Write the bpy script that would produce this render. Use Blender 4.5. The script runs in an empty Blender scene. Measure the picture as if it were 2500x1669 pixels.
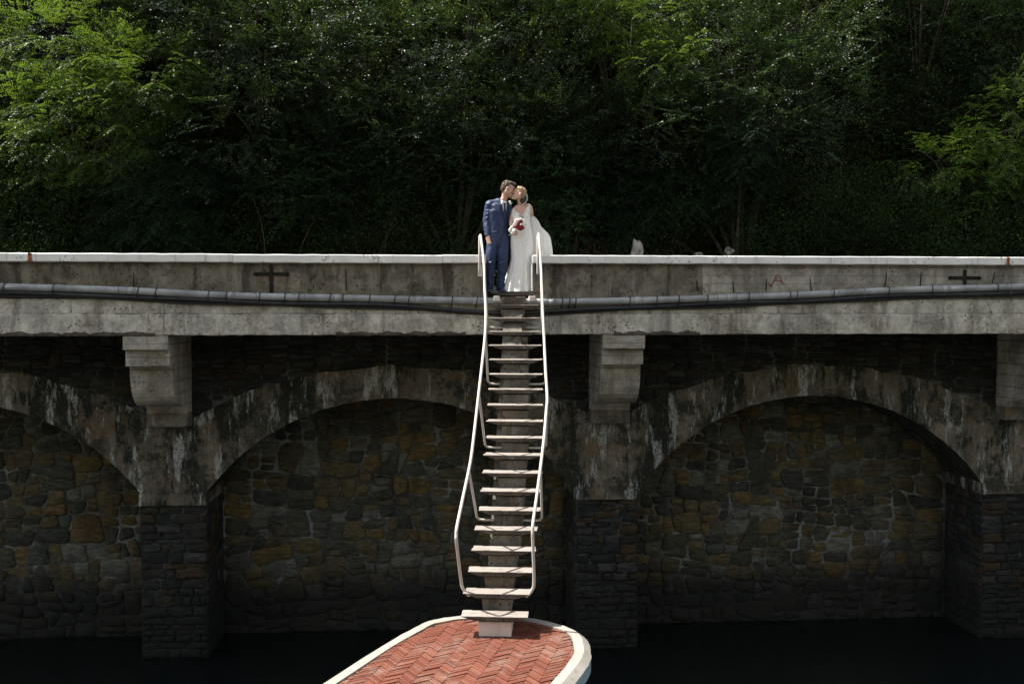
import bpy, bmesh, math, random
import numpy as np
from mathutils import Vector, Matrix
from mathutils.bvhtree import BVHTree

random.seed(7)
RNG = np.random.default_rng(11)
S = bpy.context.scene
COL = S.collection

# ------------------------------------------------------------------ camera
cam_d = bpy.data.cameras.new('camera')
cam = bpy.data.objects.new('camera', cam_d)
COL.objects.link(cam)
cam_d.sensor_width = 36.0
cam_d.lens = 35.0
cam_d.clip_start = 0.1
cam_d.clip_end = 2000
YAW, PITCH = math.radians(4.3), math.radians(1.75)
fwd = Vector((math.sin(YAW) * math.cos(PITCH), math.cos(YAW) * math.cos(PITCH), -math.sin(PITCH)))
rgt = Vector((math.cos(YAW), -math.sin(YAW), 0))
upv = rgt.cross(fwd)
cam.matrix_world = Matrix(((rgt.x, upv.x, -fwd.x, -1.263), (rgt.y, upv.y, -fwd.y, -16.35),
                           (rgt.z, upv.z, -fwd.z, -0.32), (0, 0, 0, 1)))
S.camera = cam

# ------------------------------------------------------------------ light
SUN = Vector((-0.55, 0.12, 1.0)).normalized()
world = bpy.data.worlds.new('World')
S.world = world
world.use_nodes = True
wn = world.node_tree
bg = wn.nodes['Background']
sky = wn.nodes.new('ShaderNodeTexSky')
sky.sky_type = 'NISHITA'
sky.sun_disc = False
sky.sun_elevation = math.asin(SUN.z)
sky.sun_rotation = math.atan2(SUN.x, SUN.y)
sky.air_density = 0.7
sky.dust_density = 1.2
sky.ozone_density = 0.2
hsv = wn.nodes.new('ShaderNodeHueSaturation')     # hazy summer sky: paler than a clean blue one
hsv.inputs['Saturation'].default_value = 0.35
wn.links.new(sky.outputs[0], hsv.inputs['Color'])
wn.links.new(hsv.outputs[0], bg.inputs[0])
bg.inputs[1].default_value = 0.15
sl = bpy.data.lights.new('sun', 'SUN')
sl.energy = 5.0
sl.angle = math.radians(0.5)
sl.color = (1.0, 0.95, 0.87)
sun = bpy.data.objects.new('sun', sl)
COL.objects.link(sun)
sun.rotation_euler = SUN.to_track_quat('Z', 'Y').to_euler()
S.view_settings.view_transform = 'Standard'
S.view_settings.look = 'None'
S.view_settings.exposure = 1.2
S.view_settings.gamma = 1.0
S.view_settings.use_curve_mapping = False
S.cycles.max_bounces = 6
S.cycles.diffuse_bounces = 3
S.cycles.glossy_bounces = 3
S.cycles.transmission_bounces = 4
S.cycles.sample_clamp_indirect = 6.0
S.cycles.use_denoising = True


# ------------------------------------------------------------------ materials
class NT:
    def __init__(self, name):
        self.m = bpy.data.materials.new(name)
        self.m.use_nodes = True
        self.t = self.m.node_tree
        self.t.nodes.clear()
        self.out = self.t.nodes.new('ShaderNodeOutputMaterial')
        self.geo = self.t.nodes.new('ShaderNodeNewGeometry')

    def n(self, typ, **kw):
        nd = self.t.nodes.new('ShaderNode' + typ)
        for k, v in kw.items():
            setattr(nd, k, v)
        return nd

    def put(self, sock, v):
        if isinstance(v, bpy.types.NodeSocket):
            self.t.links.new(v, sock)
        elif v is not None:
            if isinstance(v, tuple) and len(v) == 3 and sock.type == 'RGBA':
                v = v + (1.0,)
            sock.default_value = v

    def pos(self, sx=1, sy=1, sz=1, off=(0, 0, 0)):
        mp = self.n('Mapping')
        mp.inputs['Scale'].default_value = (sx, sy, sz)
        mp.inputs['Location'].default_value = off
        self.put(mp.inputs[0], self.geo.outputs['Position'])
        return mp.outputs[0]

    def noise(self, scale, detail=6, rough=0.6, vec=None, dist=0.0):
        nd = self.n('TexNoise')
        self.put(nd.inputs['Vector'], vec if vec else self.geo.outputs['Position'])
        nd.inputs['Scale'].default_value = scale
        nd.inputs['Detail'].default_value = detail
        nd.inputs['Roughness'].default_value = rough
        nd.inputs['Distortion'].default_value = dist
        return nd.outputs['Fac']

    def step(self, fac, lo, hi):
        nd = self.n('MapRange', interpolation_type='SMOOTHSTEP')
        self.put(nd.inputs[0], fac)
        nd.inputs[1].default_value = lo
        nd.inputs[2].default_value = hi
        return nd.outputs[0]

    def math(self, op, a, b=0.0):
        nd = self.n('Math', operation=op)
        self.put(nd.inputs[0], a)
        self.put(nd.inputs[1], b)
        return nd.outputs[0]

    def mix(self, f, a, b, mode='MIX'):
        nd = self.n('Mix', data_type='RGBA', blend_type=mode)
        self.put(nd.inputs['Factor'], f)
        self.put([s for s in nd.inputs if s.name == 'A' and s.type == 'RGBA'][0], a)
        self.put([s for s in nd.inputs if s.name == 'B' and s.type == 'RGBA'][0], b)
        return [s for s in nd.outputs if s.type == 'RGBA'][0]

    def ramp(self, fac, stops, interp='LINEAR'):
        nd = self.n('ValToRGB')
        cr = nd.color_ramp
        cr.interpolation = interp
        while len(cr.elements) < len(stops):
            cr.elements.new(0.5)
        for e, (p, c) in zip(cr.elements, stops):
            e.position = p
            e.color = tuple(c) + (1,)
        self.put(nd.inputs[0], fac)
        return nd.outputs[0]

    def bump(self, h, strength=0.5, dist=0.02, normal=None):
        nd = self.n('Bump')
        nd.inputs['Strength'].default_value = strength
        nd.inputs['Distance'].default_value = dist
        self.put(nd.inputs['Height'], h)
        if normal:
            self.put(nd.inputs['Normal'], normal)
        return nd.outputs[0]

    def pbr(self, color, rough=0.8, bump=None, spec=0.4, metal=0.0):
        p = self.n('BsdfPrincipled')
        self.put(p.inputs['Base Color'], color)
        self.put(p.inputs['Roughness'], rough)
        p.inputs['Specular IOR Level'].default_value = spec
        p.inputs['Metallic'].default_value = metal
        if bump:
            self.put(p.inputs['Normal'], bump)
        return p.outputs[0]

    def done(self, sh):
        self.t.links.new(sh, self.out.inputs[0])
        return self.m


def plain(name, color, rough=0.7, var=0.25, scale=12, bump=0.15, spec=0.4, metal=0.0, bscale=40):
    t = NT(name)
    n1 = t.noise(scale)
    dark = tuple(c * (1 - var) for c in color)
    lite = tuple(min(1, c * (1 + var)) for c in color)
    c = t.mix(t.step(n1, 0.3, 0.7), dark, lite)
    b = t.bump(t.noise(bscale, 4), bump, 0.01) if bump else None
    return t.done(t.pbr(c, rough, b, spec, metal))


def concrete(name, base, dark, dark_amt=0.5, white_amt=0.25, pits=0.6, plank=0.0, warm=(0.16, 0.10, 0.055), warm_amt=0.3,
             white=(0.42, 0.44, 0.43), streak=(2.2, 2.2, 0.35), wthr=0.57, grit=0.35, dthr=0.5):
    t = NT(name)
    mid = t.noise(2.6, 9, 0.72)
    blot = t.noise(1.25, 10, 0.74, t.pos(1, 1, 1.3, (9, 3, 6)))
    st = t.noise(1.0, 8, 0.7, t.pos(streak[0], streak[1], streak[2]))
    st2 = t.noise(1.0, 8, 0.72, t.pos(7.5, 7.5, 0.8, (3, 1, 7)))
    grain = t.noise(24, 6, 0.8)
    fine = t.noise(60, 4, 0.7)
    c = t.mix(t.step(mid, 0.36, 0.64), tuple(x * 0.55 for x in base), tuple(min(1, x * 1.22) for x in base))
    c = t.mix(t.math('MULTIPLY', t.step(t.noise(1.7, 9, 0.7, t.pos(1, 1, 1, (5, 9, 2))), 0.5, 0.62), warm_amt), c, warm)
    c = t.mix(t.math('MULTIPLY', t.step(t.math('ADD', t.math('MULTIPLY', st, 0.65), t.math('MULTIPLY', mid, 0.35)), dthr, dthr + .09), dark_amt), c, dark)
    c = t.mix(t.math('MULTIPLY', t.step(blot, dthr + .02, dthr + .11), dark_amt * 0.7), c, dark)
    c = t.mix(t.math('MULTIPLY', t.step(st2, 0.56, 0.68), dark_amt * 0.75), c, dark)
    wf = t.step(t.noise(1.0, 10, 0.76, t.pos(4.2, 4.2, 0.95, (11, 4, 1))), wthr, wthr + 0.07)
    wf = t.math('MULTIPLY', wf, t.step(grain, 0.38, 0.55))
    c = t.mix(t.math('MULTIPLY', wf, white_amt), c, white)
    c = t.mix(t.math('MULTIPLY', t.step(grain, 0.54, 0.64), grit), c, tuple(x * 0.3 for x in base))
    c = t.mix(t.math('MULTIPLY', t.step(grain, 0.46, 0.36), 0.4), c, tuple(min(.8, x * 1.5) for x in base))
    v = t.n('TexVoronoi')
    t.put(v.inputs['Vector'], t.geo.outputs['Position'])
    v.inputs['Scale'].default_value = 15
    v.inputs['Randomness'].default_value = 1
    pit = t.math('MULTIPLY', t.math('SUBTRACT', 1.0, t.step(v.outputs['Distance'], 0.12, 0.28)), t.step(t.noise(2.9, 5), 0.48, 0.58))
    c = t.mix(t.math('MULTIPLY', pit, pits), c, tuple(x * 0.15 for x in base))
    h = t.math('SUBTRACT', t.math('ADD', t.math('ADD', fine, grain), t.math('MULTIPLY', mid, 1.5)), t.math('MULTIPLY', pit, 2.0))
    if plank:
        w = t.n('TexWave', wave_type='BANDS', bands_direction='Z', wave_profile='SAW')
        t.put(w.inputs['Vector'], t.geo.outputs['Position'])
        w.inputs['Scale'].default_value = plank
        w.inputs['Distortion'].default_value = 0.08
        edge = t.step(w.outputs['Fac'], 0.86, 0.98)
        c = t.mix(t.math('MULTIPLY', edge, 0.6), c, tuple(x * 0.35 for x in base))
        h = t.math('SUBTRACT', h, t.math('MULTIPLY', edge, 2.0))
    return t.done(t.pbr(c, 0.92, t.bump(h, 0.7, 0.015), 0.12))


def stone_mat(name, cols, grime=0.5, lime=0.3, dark=(0.018, 0.02, 0.019)):
    t = NT(name)
    oi = t.n('ObjectInfo')
    n = len(cols)
    c = t.ramp(oi.outputs['Random'], [(i / n, col) for i, col in enumerate(cols)], 'CONSTANT')
    strata = t.noise(1.0, 7, 0.7, t.pos(5, 5, 17))
    mott = t.noise(5.5, 7, 0.7)
    c = t.mix(t.step(strata, 0.35, 0.7), t.mix(0.55, c, (0, 0, 0)), c)
    c = t.mix(t.math('MULTIPLY', t.step(mott, 0.52, 0.7), 0.45), c, (0.05, 0.058, 0.058))
    rust = t.noise(3.1, 6, 0.65, t.pos(1, 1, 1, (8, 2, 5)))
    c = t.mix(t.math('MULTIPLY', t.step(rust, 0.56, 0.72), 0.38), c, (0.10, 0.064, 0.028))
    g = t.noise(1.0, 6, 0.7, t.pos(1.3, 1.3, 0.6, (2, 7, 3)))
    c = t.mix(t.math('MULTIPLY', t.step(g, 0.45, 0.68), grime), c, dark)
    l = t.noise(1.0, 9, 0.75, t.pos(5.5, 5.5, 3.4, (4, 4, 9)))
    c = t.mix(t.math('MULTIPLY', t.step(l, 0.6, 0.74), lime), c, (0.2, 0.215, 0.215))
    # tide line: wet and dark close to the water
    sx = t.n('SeparateXYZ')
    t.put(sx.inputs[0], t.geo.outputs['Position'])
    wet = t.math('ADD', sx.outputs[2], t.math('MULTIPLY', mott, 0.9))
    c = t.mix(t.math('MULTIPLY', t.math('SUBTRACT', 1.0, t.step(wet, -5.45, -4.5)), 0.9), c, dark)
    h = t.math('ADD', t.math('MULTIPLY', strata, 1.2), t.noise(22, 6, 0.7))
    return t.done(t.pbr(c, 0.85, t.bump(h, 1.0, 0.045), 0.10))


def mortar_mat(name, base, lime=0.8, grime=0.6):
    t = NT(name)
    a = t.noise(3.0, 8, 0.7)
    b = t.noise(14, 6, 0.7)
    c = t.mix(t.step(a, 0.3, 0.7), tuple(x * 0.5 for x in base), base)
    l = t.noise(1.0, 8, 0.7, t.pos(1.6, 1.6, 1.1, (4, 4, 9)))
    c = t.mix(t.math('MULTIPLY', t.step(l, 0.47, 0.6), lime), c, (0.24, 0.26, 0.26))
    g = t.noise(1.0, 6, 0.7, t.pos(1.1, 1.1, 0.6, (2, 7, 3)))
    c = t.mix(t.math('MULTIPLY', t.step(g, 0.45, 0.62), grime), c, (0.02, 0.022, 0.021))
    sx = t.n('SeparateXYZ')
    t.put(sx.inputs[0], t.geo.outputs['Position'])
    wet = t.math('ADD', sx.outputs[2], t.math('MULTIPLY', a, 0.9))
    c = t.mix(t.math('MULTIPLY', t.math('SUBTRACT', 1.0, t.step(wet, -5.45, -4.5)), 0.9), c, (0.018, 0.02, 0.019))
    return t.done(t.pbr(c, 0.95, t.bump(t.math('ADD', a, b), 0.9, 0.04), 0.05))


def leaf_mat(name, lo, hi, tip, rough=0.38, trans=0.35, spec=0.5):
    t = NT(name)
    rnd = t.geo.outputs['Random Per Island']
    n = t.noise(0.75, 3)
    c = t.mix(t.step(n, 0.35, 0.65), lo, hi)
    c = t.mix(t.math('MULTIPLY', t.math('POWER', rnd, 4.0), 0.7), c, tip)
    p = t.pbr(c, rough, None, spec)
    tr = t.n('BsdfTranslucent')
    t.put(tr.inputs[0], t.mix(0.6, c, tuple(min(1, x * 1.9) for x in tip)))
    mx = t.n('MixShader')
    mx.inputs[0].default_value = trans
    t.put(mx.inputs[1], p)
    t.put(mx.inputs[2], tr.outputs[0])
    return t.done(mx.outputs[0])


def paint_mat(name, base, chip=(0.09, 0.085, 0.075), amt=0.7, streaks=0.5, rough=0.6, thr=0.6):
    t = NT(name)
    a = t.noise(2.4, 6)
    c = t.mix(t.step(a, 0.3, 0.7), tuple(x * 0.84 for x in base), base)
    s = t.noise(1.0, 7, 0.7, t.pos(9, 9, 0.8))
    c = t.mix(t.math('MULTIPLY', t.step(s, 0.52, 0.74), streaks), c, chip)
    k = t.noise(11, 9, 0.75)
    c = t.mix(t.math('MULTIPLY', t.step(t.math('ADD', t.math('MULTIPLY', k, 0.65), t.math('MULTIPLY', a, 0.35)), thr, thr + 0.06), amt), c, chip)
    return t.done(t.pbr(c, rough, t.bump(t.math('ADD', k, t.noise(60, 4)), 0.3, 0.006), 0.35))


def wood_mat(name, base, dark, worn=0.5):
    t = NT(name)
    g = t.noise(1.0, 7, 0.7, t.pos(2.5, 30, 30))
    k = t.noise(7, 8, 0.7)
    c = t.mix(t.step(g, 0.3, 0.7), dark, base)
    c = t.mix(t.math('MULTIPLY', t.step(k, 0.54, 0.66), worn), c, tuple(x * 0.5 for x in dark))
    return t.done(t.pbr(c, 0.85, t.bump(g, 0.4, 0.006), 0.25))


M = {}
M['beam'] = concrete('beam_concrete', (0.52, 0.495, 0.425), (0.07, 0.063, 0.05), 0.6, 0.5, 0.9, plank=0, warm_amt=0.4)
M['parapet'] = concrete('parapet_concrete', (0.215, 0.192, 0.152), (0.03, 0.027, 0.022), 0.8, 0.3, 0.85, warm=(0.11, 0.072, 0.04), warm_amt=0.55)
M['parapet_pale'] = concrete('board_marked_concrete', (0.36, 0.335, 0.285), (0.05, 0.046, 0.038), 0.5, 0.4, 0.8, plank=2.2, warm_amt=0.25)
M['corbel'] = concrete('corbel_concrete', (0.36, 0.34, 0.29), (0.05, 0.048, 0.04), 0.4, 0.25, 0.6, plank=1.5, warm_amt=0.3)
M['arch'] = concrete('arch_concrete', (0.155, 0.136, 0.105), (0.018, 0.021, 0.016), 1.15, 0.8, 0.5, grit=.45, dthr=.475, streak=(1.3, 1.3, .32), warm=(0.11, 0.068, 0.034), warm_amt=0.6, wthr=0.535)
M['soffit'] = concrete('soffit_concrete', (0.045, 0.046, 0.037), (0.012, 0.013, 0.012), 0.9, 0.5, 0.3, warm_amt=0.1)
M['stair_conc'] = concrete('stair_concrete', (0.165, 0.15, 0.126), (0.05, 0.043, 0.035), 0.7, 0.4, 0.8, warm_amt=0.6)
M['white_conc'] = paint_mat('white_painted_concrete', (0.80, 0.795, 0.765), (0.13, 0.125, 0.11), 0.7, 0.55, thr=0.555)
M['kerb'] = paint_mat('white_kerb_paint', (0.31, 0.292, 0.255), (0.15, 0.135, 0.115), 0.7, 0.3, thr=0.57)
M['blue'] = paint_mat('pale_blue_paint', (0.30, 0.40, 0.44), (0.05, 0.065, 0.07), 0.8, 0.8, thr=0.56)
M['rail'] = paint_mat('white_rail_paint', (0.50, 0.465, 0.42), (0.3, 0.22, 0.17), 0.6, 0.08, rough=0.45, thr=0.63)
M['base_white'] = paint_mat('white_base_paint', (0.60, 0.555, 0.51), (0.14, 0.12, 0.1), 0.85, 0.15, thr=0.59)
M['plank'] = wood_mat('weathered_plank', (0.315, 0.278, 0.246), (0.18, 0.155, 0.135), 0.7)
M['plank_dark'] = wood_mat('dark_plank', (0.10, 0.09, 0.075), (0.05, 0.045, 0.04), 0.5)
M['bracket'] = concrete('bracket_concrete', (0.10, 0.087, 0.072), (0.05, 0.042, 0.034), 0.6, 0.3, 0.6)
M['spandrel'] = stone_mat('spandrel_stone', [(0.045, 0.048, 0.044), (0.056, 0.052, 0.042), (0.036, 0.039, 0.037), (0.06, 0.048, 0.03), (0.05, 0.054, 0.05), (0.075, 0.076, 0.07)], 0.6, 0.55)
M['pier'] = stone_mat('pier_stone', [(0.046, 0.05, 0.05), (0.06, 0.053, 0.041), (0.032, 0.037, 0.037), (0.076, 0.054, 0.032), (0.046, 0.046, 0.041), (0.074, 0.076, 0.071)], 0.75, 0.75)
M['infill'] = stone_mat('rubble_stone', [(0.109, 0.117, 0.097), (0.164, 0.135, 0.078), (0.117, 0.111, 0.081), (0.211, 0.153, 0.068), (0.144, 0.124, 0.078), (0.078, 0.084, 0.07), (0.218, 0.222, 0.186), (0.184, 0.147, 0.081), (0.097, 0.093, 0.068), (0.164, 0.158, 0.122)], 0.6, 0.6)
M['mortar'] = mortar_mat('lime_mortar', (0.115, 0.115, 0.10), 0.7, 0.7)
M['mortar_dark'] = mortar_mat('dark_mortar', (0.028, 0.029, 0.027), 0.35, 0.75)
M['iron'] = plain('black_iron', (0.017, 0.016, 0.015), 0.8, 0.4, 9, 0.3, spec=.15)
M['rust'] = plain('rust', (0.24, 0.085, 0.025), 0.9, 0.5, 18, 0.3)
M['pipe'] = plain('grey_pipe', (0.25, 0.265, 0.265), 0.65, 0.3, 3.0, 0.1)
M['cable'] = plain('black_cable', (0.018, 0.02, 0.022), 0.45, 0.3, 6, 0.1)
M['red_paint'] = plain('red_paint', (0.20, 0.05, 0.04), 0.8, 0.4, 20, 0)
M['soil'] = plain('dark_soil', (0.011, 0.010, 0.006), 1.0, 0.5, 4, 0.5, spec=0.0)
M['added_bank'] = plain('added_bank_tan', (0.13, 0.125, 0.075), 0.95, 0.5, 0.3, 0.5, bscale=.8)  # tan of the added unseen bank, chosen to bounce warm fill onto the wall
M['asphalt'] = plain('walkway_concrete', (0.16, 0.155, 0.14), 0.95, 0.3, 5, 0.3)
M['rock'] = plain('pale_rock', (0.30, 0.29, 0.26), 0.9, 0.45, 7, 0.6, bscale=16)
M['pebble'] = plain('grey_pebble', (0.16, 0.16, 0.15), 0.9, 0.5, 14, 0.4)
M['bark'] = plain('bark', (0.036, 0.030, 0.023), 0.9, 0.5, 15, 0.6)
M['vine'] = plain('dry_vine', (0.13, 0.10, 0.06), 0.9, 0.4, 15, 0.2)
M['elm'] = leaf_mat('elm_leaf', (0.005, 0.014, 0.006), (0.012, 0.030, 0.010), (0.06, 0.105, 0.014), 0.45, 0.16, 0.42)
M['lit_young'] = leaf_mat('lit_young_leaf', (0.045, 0.085, 0.012), (0.075, 0.125, 0.016), (0.13, 0.17, 0.02), 0.4, 0.5, 0.3)  # young shoots, with the brightness of sunlit sprays put into the colour
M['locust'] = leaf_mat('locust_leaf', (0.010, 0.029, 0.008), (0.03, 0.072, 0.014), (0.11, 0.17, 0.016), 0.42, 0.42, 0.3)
M['shade_leaf'] = leaf_mat('shaded_leaf', (0.005, 0.014, 0.007), (0.010, 0.026, 0.010), (0.025, 0.05, 0.01), 0.6, 0.16, 0.12)  # darker leaf for locust and elm crowns, their shade put into the colour
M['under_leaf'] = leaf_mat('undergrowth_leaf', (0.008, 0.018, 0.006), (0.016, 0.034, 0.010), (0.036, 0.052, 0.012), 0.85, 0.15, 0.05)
M['straw'] = leaf_mat('straw', (0.10, 0.08, 0.048), (0.16, 0.125, 0.075), (0.22, 0.17, 0.11), 0.7, 0.2, 0.3)

# brick: colour per object, chipped and dusty
t = NT('red_brick')
oi = t.n('ObjectInfo')
c = t.ramp(oi.outputs['Random'], [(0, (0.09, 0.027, 0.016)), (0.3, (0.125, 0.039, 0.023)), (0.6, (0.145, 0.049, 0.029)), (0.85, (0.165, 0.061, 0.038)), (1, (0.11, 0.05, 0.036))])
c = t.mix(t.math('MULTIPLY', t.step(t.noise(2.2, 9, 0.75), 0.48, 0.66), 0.6), c, (0.20, 0.14, 0.11))
c = t.mix(t.math('MULTIPLY', t.step(t.noise(1.0, 7, 0.7, t.pos(2.3, 2.3, 2.3, (3, 3, 3))), 0.6, 0.68), 0.6), c, (0.10, 0.02, 0.012))
c = t.mix(t.math('MULTIPLY', t.step(t.noise(38, 6, 0.7), 0.55, 0.75), 0.3), c, (0.13, 0.055, 0.04))
M['brick'] = t.done(t.pbr(c, 0.9, t.bump(t.noise(50, 5), 0.4, 0.005), 0.25))
M['joint'] = plain('brick_joint', (0.07, 0.05, 0.04), 0.95, 0.4, 12, 0.3)

# water: near black, small ripples
t = NT('river_water')
w1 = t.noise(2.2, 4, 0.5, t.pos(1, 1.6, 1))
w2 = t.noise(7.0, 3, 0.5, t.pos(1, 1.8, 1))
M['water'] = t.done(t.pbr((0.004, 0.006, 0.006), 0.06, t.bump(t.math('ADD', w1, t.math('MULTIPLY', w2, 0.4)), 0.35, 0.08), 0.5))

M['skin'] = plain('skin', (0.55, 0.33, 0.25), 0.5, 0.06, 8, 0.0)
M['skin_f'] = plain('skin_fair', (0.58, 0.36, 0.27), 0.5, 0.06, 8, 0.0)
M['suit'] = plain('navy_wool', (0.007, 0.023, 0.08), 0.6, 0.18, 7, 0.1, spec=0.6)
for nd in M['suit'].node_tree.nodes:
    if nd.type == 'BSDF_PRINCIPLED':
        nd.inputs['Sheen Weight'].default_value = .32
        nd.inputs['Sheen Roughness'].default_value = .3
        nd.inputs['Sheen Tint'].default_value = (.6, .7, 1, 1)
M['suit_dark'] = plain('navy_lapel', (0.006, 0.018, 0.06), 0.6, 0.1, 7, 0.05)
M['tie'] = plain('dark_blue_satin', (0.008, 0.017, 0.045), 0.4, 0.3, 30, 0.05)
M['shirt'] = plain('white_shirt', (0.78, 0.78, 0.80), 0.7, 0.04, 8, 0.05)
M['shoe'] = plain('navy_leather', (0.02, 0.03, 0.07), 0.35, 0.3, 9, 0.05)
M['hair_m'] = plain('brown_hair', (0.075, 0.048, 0.031), 0.4, 0.4, 25, 0.6, bscale=70)
M['hair_f'] = plain('blonde_hair', (0.33, 0.225, 0.125), 0.45, 0.35, 22, 0.6, bscale=70)
M['bun'] = plain('dark_blonde_bun', (0.05, 0.032, 0.02), 0.5, 0.4, 22, 0.6, bscale=70)
M['brow'] = plain('brow_hair', (0.06, 0.035, 0.02), 0.7, 0.2, 22, 0.0)
M['lip'] = plain('lip', (0.42, 0.15, 0.13), 0.45, 0.05, 22, 0.0)
M['red_rose'] = plain('red_rose', (0.16, 0.006, 0.012), 0.5, 0.5, 60, 0.3)
M['white_rose'] = plain('white_rose', (0.80, 0.76, 0.68), 0.6, 0.1, 60, 0.3)
M['stem_leaf'] = plain('bouquet_leaf', (0.06, 0.1, 0.035), 0.5, 0.3, 30, 0.1)
M['ribbon'] = plain('white_ribbon', (0.78, 0.75, 0.72), 0.5, 0.05, 10, 0.0)

t = NT('lace_dress')
lace = t.noise(30, 6, 0.7)
v = t.n('TexVoronoi')
t.put(v.inputs['Vector'], t.geo.outputs['Position'])
v.inputs['Scale'].default_value = 34
c = t.mix(t.step(lace, 0.4, 0.62), (0.72, 0.71, 0.68), (0.80, 0.795, 0.765))
M['lace'] = t.done(t.pbr(c, 0.7, t.bump(t.math('ADD', lace, v.outputs['Distance']), 0.5, 0.01), 0.3))
t = NT('tulle')
p = t.pbr((0.80, 0.80, 0.785), 0.8, t.bump(t.noise(60, 4), 0.15, 0.004), 0.2)
tr = t.n('BsdfTranslucent')
t.put(tr.inputs[0], (0.8, 0.8, 0.78))
mx = t.n('MixShader')
mx.inputs[0].default_value = 0.42
t.put(mx.inputs[1], p)
t.put(mx.inputs[2], tr.outputs[0])
M['tulle'] = t.done(mx.outputs[0])


# ------------------------------------------------------------------ object helpers
def link(name, mesh, mat=None, parent=None, smooth=False):
    if mat is not None:
        mesh.materials.clear()
        for m_ in (mat if isinstance(mat, (list, tuple)) else [mat]):
            mesh.materials.append(m_)
    if smooth:
        mesh.polygons.foreach_set('use_smooth', [True] * len(mesh.polygons))
    o = bpy.data.objects.new(name, mesh)
    COL.objects.link(o)
    if parent is not None:
        o.parent = parent
    return o


def tag(o, label=None, cat=None, group=None, kind=None):
    if label:
        o['label'] = label
    if cat:
        o['category'] = cat
    if group:
        o['group'] = group
    if kind:
        o['kind'] = kind
    return o


def thing(name, label, cat, group=None, loc=(0, 0, 0)):
    o = bpy.data.objects.new(name, None)
    o.empty_display_size = 0.2
    COL.objects.link(o)
    return tag(o, label, cat, group)


def pyd(name, verts, faces):
    me = bpy.data.meshes.new(name)
    me.from_pydata([tuple(v) for v in verts], [], faces)
    me.update()
    return me


def box_mesh(name, lo, hi, bev=0.0, jit=0.0, seg=1):
    bm = bmesh.new()
    bmesh.ops.create_cube(bm, size=1.0)
    lo, hi = Vector(lo), Vector(hi)
    for v_ in bm.verts:
        v_.co = Vector([lo[i] + (v_.co[i] + 0.5) * (hi[i] - lo[i]) for i in range(3)])
    if bev:
        bmesh.ops.bevel(bm, geom=list(bm.edges), offset=bev, segments=seg, affect='EDGES', profile=0.6)
    if jit:
        for v_ in bm.verts:
            v_.co += Vector((random.uniform(-jit, jit) for _ in range(3)))
    me = bpy.data.meshes.new(name)
    bm.to_mesh(me)
    bm.free()
    return me


def worn_bar(name, lo, hi, axis=0, step=0.25, bev=0.008, jit=0.004):
    """long box along an axis whose edges wander like old cast or sawn material"""
    lo, hi = list(lo), list(hi)
    o1, o2 = [a for a in range(3) if a != axis]
    n = max(1, int(round((hi[axis] - lo[axis]) / step)))
    prof = []
    for (a, b) in ((0, 0), (1, 0), (1, 1), (0, 1)):
        prof.append((a, b))
    verts, faces = [], []
    ring = []
    b = bev
    p8 = [(lo[o1] + b, lo[o2]), (hi[o1] - b, lo[o2]), (hi[o1], lo[o2] + b), (hi[o1], hi[o2] - b),
          (hi[o1] - b, hi[o2]), (lo[o1] + b, hi[o2]), (lo[o1], hi[o2] - b), (lo[o1], lo[o2] + b)]
    for i in range(n + 1):
        s = lo[axis] + (hi[axis] - lo[axis]) * i / n
        base = len(verts)
        for (u, w) in p8:
            co = [0, 0, 0]
            co[axis] = s
            co[o1] = u + random.uniform(-jit, jit)
            co[o2] = w + random.uniform(-jit, jit)
            verts.append(co)
        if i:
            for k in range(8):
                faces.append((base - 8 + k, base - 8 + (k + 1) % 8, base + (k + 1) % 8, base + k))
    faces.append(tuple(range(7, -1, -1)))
    faces.append(tuple(range(len(verts) - 8, len(verts))))
    me = pyd(name, verts, faces)
    bm = bmesh.new()
    bm.from_mesh(me)
    bmesh.ops.recalc_face_normals(bm, faces=bm.faces)
    bm.to_mesh(me)
    bm.free()
    return me


def tube_arrays(pts, radii, n=8, ref=(0, 1, 0), caps=True):
    """swept tube; radius may be a number or (a, b): a across ref, b along ref"""
    P = [Vector(p) for p in pts]
    verts, faces = [], []
    ref = Vector(ref).normalized()
    R = []
    for r in radii:
        R.append((r, r) if isinstance(r, (int, float)) else r)
    rings = []
    for i, p in enumerate(P):
        d = (P[min(i + 1, len(P) - 1)] - P[max(i - 1, 0)]).normalized()
        bb = ref - d * ref.dot(d)
        if bb.length < 1e-3:
            bb = d.orthogonal()
        bb.normalize()
        aa = bb.cross(d).normalized()
        rings.append((p, aa, bb, d, R[i]))
    seq = []
    if caps:
        p, aa, bb, d, r = rings[0]
        m = min(r)
        for k in (0.15, 0.5, 0.85):
            th = math.acos(k)
            seq.append((p - d * m * math.sin(th), aa, bb, (r[0] * k, r[1] * k)))
    for p, aa, bb, d, r in rings:
        seq.append((p, aa, bb, r))
    if caps:
        p, aa, bb, d, r = rings[-1]
        m = min(r)
        for k in (0.85, 0.5, 0.15):
            th = math.acos(k)
            seq.append((p + d * m * math.sin(th), aa, bb, (r[0] * k, r[1] * k)))
    for i, (p, aa, bb, r) in enumerate(seq):
        b0 = len(verts)
        for k in range(n):
            t_ = 2 * math.pi * k / n
            verts.append(p + aa * (r[0] * math.cos(t_)) + bb * (r[1] * math.sin(t_)))
        if i:
            for k in range(n):
                faces.append((b0 - n + k, b0 - n + (k + 1) % n, b0 + (k + 1) % n, b0 + k))
    faces.append(tuple(range(n - 1, -1, -1)))
    faces.append(tuple(range(len(verts) - n, len(verts))))
    return verts, faces


def tube_mesh(name, pts, radii, n=8, ref=(0, 1, 0), caps=False):
    if isinstance(radii, (int, float)):
        radii = [radii] * len(pts)
    v_, f_ = tube_arrays(pts, radii, n, ref, caps)
    return pyd(name, v_, f_)


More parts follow.
